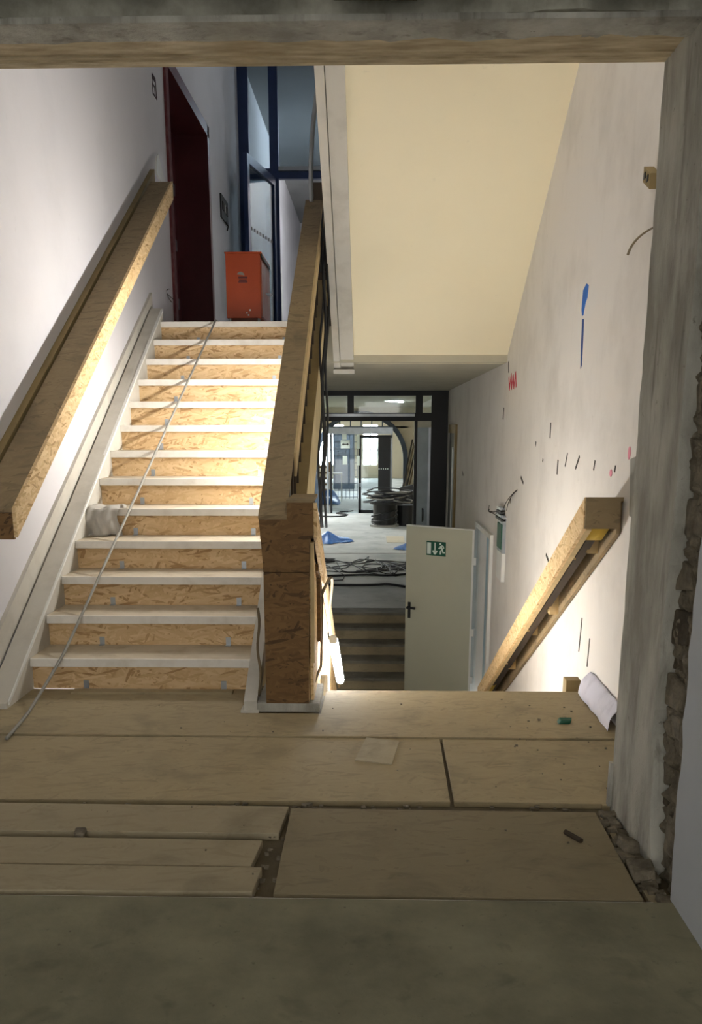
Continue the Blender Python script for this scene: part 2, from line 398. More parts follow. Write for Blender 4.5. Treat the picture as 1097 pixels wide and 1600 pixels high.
# rubble stones of the jamb and above the lintel
def stones(parent, mat, cells):
    for c, sz in cells:
        mb = MB().stone(c, sz, .38, rng)
        mb.build('stone', mat if rng.random() < .7 else ('rubbledark' if mat == 'rubble' else 'rubble'), parent, bevel=.008)
def core(u, v):
    y = 2.455+.30*u; z = -.03+2.66*v
    d = noise.noise(Vector((y*9, z*9, 1)))*.024+noise.noise(Vector((y*22, z*26, 5)))*.026+noise.noise(Vector((y*55, z*60, 8)))*.012
    return (.944+d, y, z)
MB().grid(core, 36, 300).build('rubble_core', 'rubble', wo)
cells = []; z = 0.0
while z < 2.6:
    h = rng.uniform(.05, .13); y = 2.47+rng.uniform(0, .04)
    while y < 2.72:
        wdt = rng.uniform(.06, .17); wdt = min(wdt, 2.74-y)
        if wdt > .03 and rng.random() < .8: cells.append(((.976+rng.uniform(-.010, .010), y+wdt/2, z+h/2), (.07, wdt*.9, h*.85)))
        y += wdt
    z += h
stones(wo, 'rubble', cells)
cells = []; x = -1.7
while x < .95:
    wdt = rng.uniform(.1, .24); dz = rng.uniform(-.01, .05)
    cells.append(((x+wdt/2, 2.74+rng.uniform(-.03, .02), 2.60+dz), (wdt*.97, .12, .12)))
    cells.append(((x+wdt/2+.06, 2.60, 2.57+rng.uniform(-.03, .03)), (wdt*1.02, .18, .13)))
    x += wdt
stones(wo, 'rubbledark', cells)
# upstand of timber at the far foot of the jamb
B(.888, .9, 3.14, 3.165, 0., .17).build('jamb_strip', 'render', wo)

# ------------------------------------------------------------------ sloped soffit of the flight above
sof = MB()
ys, zs = 8.31, 1.927; k = .585
sof.prism([(ys, zs), (ys, zs+.34), (3.16, zs+.34+k*(ys-3.16)), (3.16, zs+k*(ys-3.16))], 'x', -.20, XR)
cs = struct(sof.build('ceiling_stair', 'soffit'), 'cream sloped underside of the next stair flight')
MB().prism([(ys+.02, zs-.05), (ys+.02, zs+.36), (3.16, zs+.34+k*(ys-3.16)), (3.16, zs-.05+k*(ys-3.16))], 'x', -.285, -.17).build('stringer', 'cheek_pale' if 'cheek_pale' in M else 'string', cs)
MB().prism([(ys+.02, zs-.065), (ys+.02, zs+.36), (3.16, zs+.34+k*(ys-3.16)), (3.16, zs-.065+k*(ys-3.16))], 'x', -.345, -.29).build('stringer_edge', 'string', cs)
B(-.35, -.165, 8.26, 8.34, zs-.085, zs-.05).build('stringer_foot', 'string', cs)

# ------------------------------------------------------------------ rising staircase
st = thing('staircase', (-1.22, D1, 0), 'strand board staircase with pale treads rising on the left', 'staircase')
slab = MB().prism([(D1+.10, 0), (D1+.45, 0), (UPY+.3, UPZ-.34), (UPY+.3, UPZ-.05), (UPY, UPZ-.22)], 'x', SX0, SX1+.03)
slab.build('waist_slab', 'ceil', st)
riser_m = tread_m = brk_m = None
def place(mesh_obj, dy, dz, parent):
    c = mesh_obj.copy(); COL.objects.link(c); c.parent = parent; c.location = mesh_obj.location+Vector((0, dy, dz)); return c
for k_ in range(13):
    if k_ == 0:
        riser_m = B(SX0, SX1, D1+.03, D1+.05, 0, RISE-.034).build('riser', 'osb', st)
        tread_m = B(SX0, SX1, D1+.014, D1+RUN+.05, RISE-.036, RISE-.001).build('tread', 'tread_top', st)
        nos_m = B(SX0, SX1, D1-.002, D1+.014, RISE-.046, RISE).build('nosing', 'tread', st, bevel=.003)
        brk_m = B(-1.564, -1.536, D1+.025, D1+.029, .002, .047).box(-1.564, -1.536, D1, D1+.029, .001, .005).build('bracket', 'silver', st)
        b2 = brk_m.copy(); COL.objects.link(b2); b2.parent = st; b2.location = brk_m.location+Vector((.75, 0, 0))
    else:
        place(riser_m, k_*RUN, k_*RISE, st)
        place(nos_m, k_*RUN, k_*RISE, st)
        if k_ < 12: place(tread_m, k_*RUN, k_*RISE, st)
        else: B(SX0, SX1, UPY+.014, UPY+.055, UPZ-.036, UPZ).build('tread', 'tread_top', st)
        for dx in (0, .75): place(brk_m, k_*RUN, k_*RISE, st).location.x += dx+rng.uniform(-.03, .03)
sy0 = 4.27
MB().prism([(sy0, 0), (5.1, 0), (UPY+.12, nz(UPY+.12)-.42), (UPY+.12, nz(UPY+.12)+.05), (sy0, nz(sy0)+.06)], 'x', -1.945, SX0).build('string', 'string', st)
MB().slope(SX0-.012, SX0+.008, sy0+.02, nz(sy0)+.066, UPY+.1, nz(UPY+.1)+.056, .02).build('string_edge', 'white', st)
MB().slope(XL, -1.958, sy0-.3, max(.01, nz(sy0-.3)+.13), UPY+.25, nz(UPY+.25)+.12, .16).build('wall_strip', 'string', st)
MB().prism([(4.25, .0), (4.33, 0), (7.9, nz(7.9)-.25), (7.9, nz(7.9)+.03), (4.25, nz(4.25)+.10)], 'x', SX1-.035, SX1+.03).build('string', 'string', st)
B(SX1-.05, SX1+.04, 4.235, 4.33, 0, .012).build('string_shoe', 'string', st)
# cream outer cheek of the flight with a brown top edge
MB().slope(-.50, -.405, 4.66, nz(4.66)+.27, UPY+.1, nz(UPY+.1)+.27, .52).build('cheek', 'cheek', st)
MB().slope(-.515, -.40, 4.66, nz(4.66)+.288, UPY+.1, nz(UPY+.1)+.288, .018).build('cheek_cap', 'cheek_top', st)
MB().prism([(4.68, nz(4.68)+.27), (7.7, nz(7.7)+.27), (7.7, mrail(7.7)-.05), (4.68, mrail(4.68)-.05)], 'x', -.495, -.482).build('infill_panel', 'darkwood', st)  # infill added to keep the hidden tube's light from leaking right
for q in range(14):
    y = 5.2+q*.2; B(-.47, -.455, y, y+.015, nz(y)+.28, .99+.62*(y-4.27)-.12).build('baluster', 'darkwood', st)

# ------------------------------------------------------------------ timber casing on the wall handrail (left)
def lrail(y): return 1.165+.600*(y-D1)
hl = thing('handrail_casing', (-1.86, 4.25, lrail(4.25)-.15), 'strand board handrail casing on the left wall above the rising stair', 'handrail')
ya, yb = 4.34, 8.40
for a, b in ((ya, 6.78), (6.785, yb)):
    MB().slope(-1.925, -1.75, a, lrail(a), b, lrail(b), .018).build('top_board', 'osb_rail', hl)
for a, b in ((ya, 5.93), (5.935, yb)):
    MB().slope(-1.75, -1.732, a, lrail(a)+.001, b, lrail(b)+.001, .14).build('side_board', 'osb_pale', hl)
MB().slope(XL, -1.94, ya, lrail(ya)+.012, yb+.25, lrail(yb+.25)+.012, .10).build('wall_batten', 'cheek_top', hl)
MB().prism([(-1.925, lrail(ya)-.15), (-1.75, lrail(ya)-.15), (-1.75, lrail(ya)-.02), (-1.925, lrail(ya)-.02)], 'y', ya, ya+.018).build('end_board', 'osb_dark', hl)
MB().slope(-1.925, -1.75, ya+.05, lrail(ya+.05)-.132, yb, lrail(yb)-.132, .018).build('bottom_board', 'osb_rail', hl)

# ------------------------------------------------------------------ casing on the middle handrail and newel
def mrail(y): return .99+.62*(y-4.27)
hm = thing('handrail_casing', (-.47, 4.3, mrail(4.3)-.15), 'long strand board handrail casing rising from the newel between the flights', 'handrail')
for a, b in ((4.25, 7.03), (7.035, 7.72)):
    MB().slope(-.54, -.405, a, mrail(a), b, mrail(b), .02).build('top_board', 'osb_rail', hm)
MB().slope(-.405, -.392, 4.70, mrail(4.70)-.002, 7.72, mrail(7.72)-.002, .12).build('side_board', 'pine', hm)
MB().slope(-.54, -.525, 4.30, mrail(4.30)-.02, 7.72, mrail(7.72)-.02, .13).build('side_board', 'osb_rail', hm)
MB().slope(-.50, -.44, 4.6, mrail(4.6)-.04, 7.7, mrail(7.7)-.04, .06).build('old_rail', 'darkwood', hm)
for yy in (5.0, 5.9, 6.8):
    MB().box(-.52, -.41, yy, yy+.05, mrail(yy)-.11, mrail(yy)-.02).build('spacer', 'pine', hm)
B(-.465, -.445, 4.9, 4.93, .55, mrail(4.9)-.08).build('bracket_post', 'silver', hm)

nw = thing('newel_casing', (-.41, 4.45, 0), 'tall strand board casing around the newel post on a grey base', 'newel post')
MB().prism([(-.538, .956), (-.405, .956), (-.405, 1.036), (-.279, 1.036), (-.281, .868), (-.298, .868), (-.300, .705), (-.523, .705), (-.523, .74)], 'y', 4.25, 4.27).build('upper_front_board', 'osb_dark', nw)
MB().prism([(-.523, .046), (-.311, .046), (-.302, .702), (-.522, .702)], 'y', 4.252, 4.268).build('lower_front_board', 'osb_dark', nw)
B(-.523, -.507, 4.27, 4.60, .05, .96).build('side_board', 'osb_dark', nw)
B(-.325, -.309, 4.27, 4.60, .05, .86).build('side_board', 'osb_pale', nw)
B(-.405, -.279, 4.25, 4.62, 1.036, 1.05).build('top_board', 'osb_rail', nw)
B(-.572, -.257, 4.25, 4.62, 0, .047).build('base_block', 'render', nw, bevel=.006)
B(-.49, -.34, 4.3, 4.58, .05, .98).build('post', 'darkwood', nw)

def drail(y): return 1.034-.55*(y-4.27)
hd = thing('handrail_casing', (-.33, 4.7, drail(4.7)-.5), 'strand board guard casing going down from the newel beside the lit tube', 'handrail')
MB().slope(-.279, -.262, 4.27, drail(4.27), 7.2, drail(7.2), .165).build('side_board', 'osb_pale', hd)
MB().slope(-.395, -.28, 4.63, drail(4.63), 7.2, drail(7.2), .02).build('top_board', 'osb_rail', hd)
MB().prism([(4.28, .80), (4.55, .70), (5.75, .04), (5.75, -.62), (4.66, -.02), (4.62, .05), (4.30, .05)], 'x', -.305, -.288).build('guard_board', 'osb_pale', hd)
MB().prism([(5.76, .03), (7.2, -.77), (7.2, -1.4), (5.76, -.62)], 'x', -.305, -.288).build('guard_board', 'osb_pale', hd)
MB().prism([(4.272, .845), (4.31, .845), (4.31, .33), (4.28, .25), (4.272, .25)], 'x', -.298, -.280).build('edge_strip', 'pine', hd)
MB().prism([(4.60, .62), (4.66, .62), (4.66, .28), (4.60, .28)], 'x', -.288, -.268).build('edge_strip', 'osb_dark', hd)
MB().slope(-.292, -.272, 4.5, drail(4.5)-.20, 5.5, drail(5.5)-.20, .035).build('edge_strip', 'osb_dark', hd)
MB().slope(-.35, -.30, 4.5, drail(4.5)-.05, 7.2, drail(7.2)-.05, .2).build('old_rail', 'darkwood', hd)

# ------------------------------------------------------------------ descending staircase (mostly below the landing edge)
sd = thing('staircase', (.45, 4.64, -1.7), 'strand board stair going down behind the landing edge', 'staircase')
rz = 1.7/10
for q in range(10):
    y = 4.645+q*.295
    B(-.24, XR-.003, y-.02, y, -rz*(q+1), -rz*q-.03).build('riser', 'osb', sd)
    if q < 9: B(-.24, XR-.003, y-.02, y+.29, -rz*(q+1)-.03, -rz*(q+1)).build('tread', 'tread', sd)
MB().prism([(4.6, -.2), (4.6, -.5), (7.2, -2.0), (7.25, -1.72)], 'x', -.24, XR).build('waist_slab', 'ceil', sd)
# five low steps up into the hall
sh = thing('staircase', (0, STEPY, LOW), 'five dusty low steps leading up into the lower hall', 'staircase')
for q in range(5):
    y = STEPY+q*.30
    B(XL+.003, XR-.003, y, y+.02, LOW+.14*q, LOW+.14*(q+1)-.03).build('riser', 'sheet2', sh)
    B(XL+.003, XR-.003, y-.015, y+.34, LOW+.14*(q+1)-.03, LOW+.14*(q+1)).build('tread', 'stepgrey', sh)

# ------------------------------------------------------------------ wall handrail casing on the right, open underneath
def rrail(y): return 1.065-.535*(y-4.22)
hr = thing('handrail_casing', (1.08, 4.22, rrail(4.22)-.15), 'open-bottomed strand board handrail casing on the right wall', 'handrail')
ya, yb = 4.22, 8.0
MB().slope(.985, 1.002, ya, rrail(ya), yb, rrail(yb), .145).build('side_board', 'osb_pale', hr)
MB().slope(1.002, 1.165, ya, rrail(ya), yb, rrail(yb), .018).build('top_board', 'osb_rail', hr)
B(.99, 1.15, ya-.012, ya, rrail(ya)-.145, rrail(ya)).build('end_board', 'osb_rail', hr)
MB().slope(1.145, 1.165, ya+.02, rrail(ya+.02)-.02, yb, rrail(yb)-.02, .14).build('back_board', 'osb_rail', hr)
MB().slope(1.055, 1.10, ya+.15, rrail(ya+.15)-.06, yb, rrail(yb)-.06, .05).build('old_rail', 'darkwood', hr)
MB().slope(1.002, 1.03, ya+.02, rrail(ya+.02)-.115, yb, rrail(yb)-.115, .03).build('batten', 'pine', hr)
for yy, dd in ((4.55, .13), (5.42, .16), (6.05, .10), (6.9, .12)):
    B(1.09, 1.148, yy, yy+.07, rrail(yy)-dd, rrail(yy)-.03).build('spacer', 'pine', hr)
for yy in (4.66, 5.9, 6.75):
    B(1.002, 1.06, yy, yy+.02, rrail(yy)-.12, rrail(yy)-.03).build('spacer', 'pine', hr)
MB().grid(lambda u, v: (1.02+.1*u, 4.24+.16*v, rrail(4.24+.16*v)-.125-.02*math.sin(3.14*u)*math.sin(3.14*v)), 8, 8).build('foam', 'foam', hr, smooth=True)
MB().grid(lambda u, v: (1.01+.06*u, 7.35+.3*v, rrail(7.35+.3*v)-.125-.02*math.sin(3.14*u)), 6, 6).build('foam', 'foam', hr, smooth=True)

# ------------------------------------------------------------------ loose boards on the landing
def board(name, poly, z0, z1, mat, label, group='loose boards on the landing'):
    o = MB().prism(poly, 'z', z0, z1).build(name, mat, bevel=.003)
    return tag(o, label, 'board', group)
def rag(p0, p1, n, amp):  # a slightly wavy edge
    return [(p0[0]+(p1[0]-p0[0])*i/n+rng.uniform(-amp, amp), p0[1]+(p1[1]-p0[1])*i/n+rng.uniform(-amp, amp)) for i in range(1, n)]
board('floor_board', [(-1.97, 3.912), (1.165, 3.898), (1.165, 4.20), (1.12, 4.645), (-.245, 4.645), (-.252, 4.24), (-.58, 4.24), (-.58, 4.64), (-1.97, 4.64)], -.03, 0., 'sheet', 'long strand board along the landing edge at the foot of the stairs')
board('floor_board', [(-1.97, 3.172), (.303, 3.186), (.315, 3.896), (-1.97, 3.898)], -.03, -.007, 'sheet', 'wide strand board second from the stairs with a small patch on it')
board('floor_board', [(.318, 3.186), (.875, 3.176), (.875, 3.16), (1.165, 3.16), (1.165, 3.884), (.326, 3.89)], -.03, -.006, 'sheet', 'square strand board against the right jamb')
board('floor_board', [(-.296, 2.468), (.822, 2.452), (.830, 3.085), (-.298, 3.098)], -.03, 0., 'sheet2', 'muddy rectangular board in front of the jamb')
board('floor_board', [(-1.97, 2.895), (-.322, 2.887), (-.308, 3.118), (-1.97, 3.135)], -.03, -.002, 'plank', 'narrow dusty plank, farthest of the three on the left')
board('floor_board', [(-1.97, 2.648), (-.388, 2.640), (-.372, 2.828), (-1.97, 2.848)], -.03, .0, 'plank', 'narrow dusty plank, middle of the three on the left')
board('floor_board', [(-1.97, 2.455), (-.360, 2.468), (-.350, 2.626), (-1.97, 2.634)], -.03, .004, 'plank', 'narrow dusty plank, nearest of the three on the left')
tag(MB().prism([(-.070, 3.605), (.087, 3.562), (.128, 3.846), (-.022, 3.897)], 'z', -.007, -.002).build('board_patch', 'plank'), 'small square board offcut lying on the wide landing board', 'offcut')
tag(MB().prism([(-1.60, 4.535), (-.74, 4.548), (-.74, 4.60), (-1.60, 4.60)], 'z', 0, .014).build('batten', 'sheet'), 'thin loose batten at the foot of the first riser', 'batten')
tag(B(-1.97, .85, 2.432, 2.45, -.03, -.006).build('edge_strip', 'tread'), 'torn pale strip in the gap before the screed', 'strip')
tag(B(.845, .885, 2.46, 3.1, -.03, -.015).build('gap_batten', 'plank'), 'dusty batten in the gap beside the jamb', 'batten')

# ------------------------------------------------------------------ debris (crumbs of mortar and dust)
deb = MB()
for q in range(230):
    c = rng.random()
    if c < .35: x, y, z, s_ = rng.uniform(.84, .9), rng.uniform(2.45, 3.12), -.02, rng.uniform(.012, .04)
    elif c < .6: x, y, z, s_ = rng.uniform(-1.6, .9), 3.13+rng.uniform(-.03, .03), -.02, rng.uniform(.006, .022)
    elif c < .75: x, y, z, s_ = rng.uniform(.55, 1.1), rng.uniform(3.25, 4.5), .004, rng.uniform(.004, .013)
    elif c < .85: x, y, z, s_ = rng.uniform(-.36, -.3), rng.uniform(2.45, 2.9), -.02, rng.uniform(.006, .02)
    else: x, y, z, s_ = rng.uniform(-1.2, .8), rng.uniform(1.7, 4.4), .003, rng.uniform(.003, .008)
    deb.stone((x, y, z+s_*.3), (s_, s_*rng.uniform(.6, 1.2), s_*.6), .35, rng)
tag(deb.build('mortar_debris', 'rubble'), 'crumbs of mortar and dust scattered over the boards and gaps', 'debris', kind='stuff')
for (x, y, z, s_, lab) in [(.865, 2.62, .0, .075, 'broken mortar lump beside the foot of the jamb, nearest of the two'), (.872, 2.80, .0, .06, 'broken mortar lump beside the foot of the jamb, farther of the two'), (-1.02, 2.868, -.01, .04, 'small stone wedged between two narrow planks')]:
    tag(MB().stone((x, y, z+.01), (s_, s_*1.2, s_*.6), .3, rng).build('mortar_lump', 'rubble', bevel=.008), lab, 'stone')
tag(MB().tube([(.68, 2.90, .008), (.72, 2.83, .008)], .009, 8).build('wood_stub', 'darkwood'), 'short wooden stub lying on the muddy board', 'offcut')
tag(MB().stone((.93, 4.11, .012), (.06, .035, .022), .3, rng).build('plastic_scrap', 'exitgreen', bevel=.004), 'small dark green scrap on the landing near the right wall', 'scrap')

# ------------------------------------------------------------------ wrapped skirting and block by the right wall
def wrap(u, v):
    y = 3.98+.62*v
    wob = .002*math.sin(v*21+u*3)+.002*math.sin(u*11+v*5)
    if u < .75: f = u/.75; x, z = 1.10+.055*f-.012*math.sin(math.pi*f), .004+.122*f
    else: f = (u-.75)/.25; x, z = 1.155+.013*f, .126+.004*math.sin(3*f)-.01*f
    return (min(1.168, x+wob), y+.015*math.sin(u*5), max(.003, z+wob*.6))
tag(MB().grid(wrap, 14, 24).build('wrapped_skirting', 'plastic', smooth=True), 'white film-wrapped skirting piece along the right wall', 'skirting')
tag(MB().box(1.05, 1.13, 4.67, 4.75, -.17, .055).build('wood_block', 'cheek_top', bevel=.004), 'brown wooden block at the corner of the landing edge', 'block')

# ------------------------------------------------------------------ rag, rope, cables on the stair
def ragfn(u, v):
    # hangs over the fifth nosing
    yn, zn = D1+4*RUN, 5*RISE
    x = -1.835+.21*u+.016*math.sin(v*9)
    s_ = v*.36
    if s_ < .13: y, z = yn+.13-s_, zn+.008+.012*math.sin(u*9+s_*20)
    else:
        d = s_-.13; y, z = yn-.02-.03*math.sin(min(1, d/.2)*2.4)-.016*math.sin(u*9+d*22)-.010*math.sin(u*21-d*13), zn-d*.86
    return (x-.05*max(0, v-.4)*(1-u), y, max(z, 4*RISE+.006+.004*math.sin(u*10)))
tag(MB().grid(ragfn, 16, 22).build('cloth_rag', 'cloth', smooth=True), 'crumpled grey cloth hanging over the left end of a stair tread', 'cloth')
rope = []
anchors = [(-1.66, 3.82, .006), (-1.70, 4.2, .01), (-1.66, 4.62, .19)]
for k_ in range(1, 13):
    f = k_/12; anchors.append((-1.66+.30*f, D1+k_*RUN-.004, RISE*(k_+1)+.008))
anchors.append((-1.33, UPY+.5, UPZ+.008))
for a, b in zip(anchors, anchors[1:]):
    for i in range(4):
        f = i/4; p = Vector(a).lerp(Vector(b), f); p.z -= .003*math.sin(math.pi*f); rope.append(p)
rope.append(Vector(anchors[-1]))
tag(MB().tube(rope, .009, 6).build('stair_cable', 'cable_grey', smooth=True), 'thin grey cable running diagonally up the stair treads', 'cable')
tag(MB().tube([(-1.97, 4.20, .14), (-1.955, 4.30, .20), (-1.955, 4.42, .25)], .02, 8).build('pipe_stub', 'cable_grey'), 'short pale pipe stub at the foot of the left stair string', 'pipe')
# flexible conduit hanging above the middle handrail
pts = []
for i in range(40):
    f = i/39; pts.append((-.37-.135*math.sin(f*1.75)+.01*f, 7.70, 4.3-1.2*f))
rad = [.017+.002*(i % 2) for i in range(40)]
tag(MB().tube(pts, rad, 8).build('flexible_conduit', 'silver', smooth=True), 'ribbed silver conduit hanging down to the top of the middle handrail', 'conduit')
# black cables hanging in the stair well
for q, (dx, r) in enumerate(((0, .012), (.022, .009), (-.02, .008))):
    pts = [(-.36+dx+.012*math.sin(i*.9+q), 7.35-.045*i, 3.1-.115*i) for i in range(22)]
    tag(MB().tube(pts, r, 6).build('hanging_cable', 'cable', smooth=True), 'black cable hanging in the gap between the flights', 'cable', 'black cables in the stair well')
# balustrade end at the upper landing; its dark panel stands in for the shaded void
ub = thing('upper_balustrade', (-.45, 8.35, UPZ), 'dark balustrade end behind the top of the middle handrail', 'balustrade')
B(-.55, -.36, 8.40, 8.48, 1.94, 3.42).build('panel', 'darkwood', ub)
for zz in (2.2, 2.42, 2.7, 2.95): B(-.54, -.37, 8.36, 8.40, zz, zz+.11).build('slat', 'cheek_top' if zz == 2.42 else 'socket', ub)
B(-.56, -.34, 8.34, 8.5, 2.58, 2.61).build('rail', 'socket', ub)

# small clutter on the newel's right side: feeding cable, junction box, tube lamp
pts = []
for i in range(26):
    f = i/25; pts.append((-.272+.04*math.sin(f*math.pi), 4.75+.72*f, .50+.12*math.sin(f*2.6)-.34*f*f))
tag(MB().tube(pts, .009, 6).build('lamp_cable', 'cable_brown', smooth=True), 'looped dusty cable feeding the lit tube beside the newel', 'cable')
pts = [(-.27, 4.78-.012*i, .5-.03*i) for i in range(12)]+[(-.27-.004*i, 4.62-.03*i, .14-.006*i) for i in range(8)]
tag(MB().tube(pts, .008, 6).build('lamp_cable', 'cable_brown', smooth=True), 'dusty cable running down to the grey newel base', 'cable')
pts = [(-.56+.006*math.sin(i*.7), 4.30, .52-.03*i) for i in range(16)]
tag(MB().tube(pts, .007, 6).build('newel_cable', 'cable_brown', smooth=True), 'dusty cable hanging behind the newel on the stair side', 'cable')
tag(B(-.286, -.248, 4.85, 5.0, -.20, .03).build('junction_box', 'render', bevel=.006), 'grey junction box low on the guard beside the lit tube', 'box')
def lamp(name, a, b, r, mat, label, ceil=None):
    a, b = Vector(a), Vector(b); d = (b-a).normalized()
    t_ = thing(name, a, label, 'lamp')
    MB().tube([a+d*.03, b-d*.03], r, 12).build('tube', mat, t_, smooth=True)
    MB().tube([a-d*.01, a+d*.03], r*.92, 12).build('end_cap', 'white', t_); MB().tube([b-d*.03, b+d*.01], r*.92, 12).build('end_cap', 'white', t_)
    if ceil: B(min(a.x, b.x)-.03, max(a.x, b.x)+.03, min(a.y, b.y)-.03, max(a.y, b.y)+.03, max(a.z, b.z)+r+.004, ceil).build('fitting', 'white', t_)
    return t_
lamp('tube_lamp', (-.215, 4.84, .235), (-.215, 5.95, -.32), .027, 'tube_r', 'lit fluorescent tube on the guard of the descending stair')
lamp('tube_lamp', (-.556, 5.62, nz(5.62)+.47), (-.556, 6.95, nz(6.95)+.47), .014, 'tube_l', 'lit fluorescent tube tucked behind the middle handrail casing')

lamp('tube_lamp', (-.5, 3.18, 4.2), (.9, 3.18, 4.2), .018, 'tube_w', 'lit fluorescent tube on the stair side of the wall above the lintel', 4.26)  # out of view, added to light the landing, soffit and walls

# ------------------------------------------------------------------ marks on the right wall
def mark(name, pts, mat, parent=wall_right, x=XR):
    MB().prism(pts, 'x', x-.003, x).build(name, mat, parent)
def stroke(y0, z0, y1, z1, w_): 
    d = Vector((y1-y0, z1-z0)); n = Vector((-d.y, d.x)).normalized()*w_/2
    return [(y0+n.x, z0+n.y), (y1+n.x, z1+n.y), (y1-n.x, z1-n.y), (y0-n.x, z0-n.y)]
mark('paint_mark', [(5.225, 2.13), (5.275, 2.145), (5.345, 2.12), (5.36, 2.02), (5.335, 1.985), (5.315, 1.985), (5.275, 2.045), (5.235, 2.07)], 'blue')
mark('paint_mark', [(5.328, 1.965), (5.292, 1.965), (5.282, 1.85), (5.278, 1.72), (5.300, 1.70), (5.322, 1.84)], 'bluedark')
for q in range(4):
    y = 8.06-q*.12; mark('paint_mark', stroke(y, 1.80+.02*(q % 2), y-.06, 1.70, .03), 'red')
    if q < 3: mark('paint_mark', stroke(y-.06, 1.69, y-.11, 1.80, .022), 'red')
mark('paint_mark', stroke(8.12, 1.93, 8.09, 1.84, .02), 'ink')
for (y, z, a, b) in ((4.497, 1.162, .022, .018), (4.198, 1.266, .02, .03)):
    mark('paint_mark', [(y+a*math.cos(i*.785), z+b*math.sin(i*.785)) for i in range(8)], 'pink')
for (y, z, dy, dz, w_) in ((6.09, 1.31, .0, .1, .02), (5.79, 1.18, .01, -.09, .02), (5.52, 1.23, .05, -.08, .012), (5.20, 1.22, .08, -.07, .016), (4.83, 1.21, .02, -.05, .012), (4.42, 1.20, .01, -.03, .01), (6.6, 1.28, .02, -.03, .014), (6.3, 1.17, .01, -.02, .02), (8.3, 1.55, .02, -.1, .03), (4.9, .35, .03, -.2, .012), (4.7, .28, .02, -.16, .01)):
    mark('scratch', stroke(y, z, y+dy, z+dz, w_), 'ink')
mark('patch', [(4.17, 1.24), (4.05, 1.26), (4.02, .98), (4.12, .99)], 'cable_grey')
for q, (y, z) in enumerate(((13.2, .95), (11.9, .82), (6.02, .55), (7.2, 1.0))): mark('scratch', stroke(y, z, y-.12, z-.04, .02), 'ink')

# open electrical trunking on the right wall
tr = thing('wall_trunking', (XR, 8.0, .05), 'open electrical trunking with green insert on the right wall', 'trunking')
B(XR-.03, XR, 7.86, 8.19, .05, .30).build('cover', 'white', tr)
B(XR-.028, XR, 7.88, 8.22, .30, .62).build('channel', 'silver', tr)
B(XR-.036, XR-.026, 7.92, 8.18, .33, .55).build('insert', 'exitgreen', tr)
for q in range(4): B(XR-.045, XR-.005, 7.88+.03*q, 8.26-.02*q, .58+.03*q, .60+.03*q).build('clip', 'silver' if q % 2 else 'socket', tr)
for q in range(3):
    MB().tube([(XR-.03, 8.15, .60+.02*q), (XR-.10, 8.35, .63), (XR-.06, 8.5+.06*q, .60+.03*q)], .0035, 5).build('wire', 'ink', tr)
def wires(name, base, ends, label, mat='ink', r=.0035):
    t_ = thing(name, base, label, 'wire')
    for e in ends:
        b = Vector(base); e = Vector(e); mpt = (b+e)/2+Vector((-.03, .02, .02))
        MB().tube([b*(1-f)**2+mpt*(2*f*(1-f))+e*f*f for f in (0, .15, .3, .45, .6, .75, .9, 1)], r, 5).build('wire', mat, t_)
    return t_
wires('wire_stubs', (XR, 7.35, .89), [(XR-.05, 7.38, .78), (XR-.04, 7.62, .70), (XR-.06, 7.72, .68)], 'loose wire stubs sticking out above the wall trunking')
wires('wire_stubs', (XR, 4.06, 2.19), [(XR-.03, 4.34, 2.13), (XR-.05, 4.28, 2.12)], 'loose wires hanging high on the right wall beside the jamb', 'cable_brown', .004)
sk = thing('wall_socket', (XR, 4.1, 2.4), 'grey socket sticking out high on the right wall beside the jamb', 'socket')
MB().prism([(4.05, 2.33), (4.15, 2.38), (4.15, 2.44), (4.05, 2.39)], 'x', XR-.04, XR).build('body', 'cheek_top', sk); B(XR-.044, XR-.038, 4.07, 4.095, 2.365, 2.39).build('contact', 'socket', sk); B(XR-.044, XR-.038, 4.11, 4.135, 2.385, 2.41).build('contact', 'socket', sk)

# ------------------------------------------------------------------ details of the left wall: label, switch, groove
lb = thing('room_label', (XL, 8.97, 4.29), 'small dark-outlined label painted on the left wall beside the maroon door', 'label')
ls = MB()
def seg(y0, z0, y1, z1, w_=.014): ls.prism(stroke(y0, z0, y1, z1, w_), 'x', XL, XL+.004)
seg(8.90, 4.43, 8.91, 4.27); seg(8.90, 4.42, 9.03, 4.42, .04); seg(9.03, 4.43, 9.05, 4.27); seg(8.91, 4.355, 8.99, 4.355); seg(8.99, 4.355, 9.0, 4.28, .02); seg(8.91, 4.28, 9.06, 4.28)
ls.build('strokes', 'inkred', lb)
sw = thing('switch_plate', (XL, 12.78, 4.1), 'black switch plate with dangling wires on the left wall past the maroon door', 'switch')
B(XL, XL+.02, 12.50, 13.06, 4.02, 4.30).build('plate', 'socket', sw)
for q in range(3): MB().box(XL+.02, XL+.03, 12.56+.16*q, 12.66+.16*q, 4.12, 4.22).build('insert', 'cable_grey' if q == 1 else 'ink', sw)
MB().tube([(XL+.02, 12.8, 4.02), (XL+.05, 12.82, 3.97), (XL+.03, 12.85, 3.92)], .01, 5).build('wire', 'ink', sw)
wires('wire_stubs', (XL, 9.1, 2.63), [(XL+.04, 9.05, 2.66), (XL+.05, 9.16, 2.58), (XL+.04, 9.12, 2.55)], 'tiny wire stubs on the left wall at the top of the stair')
MB().prism([(8.90, 3.76), (8.96, 3.80), (9.22, 3.62), (9.22, 3.55), (8.86, 3.62)], 'x', XL, XL+.012).build('filled_groove', 'white', wall_left)

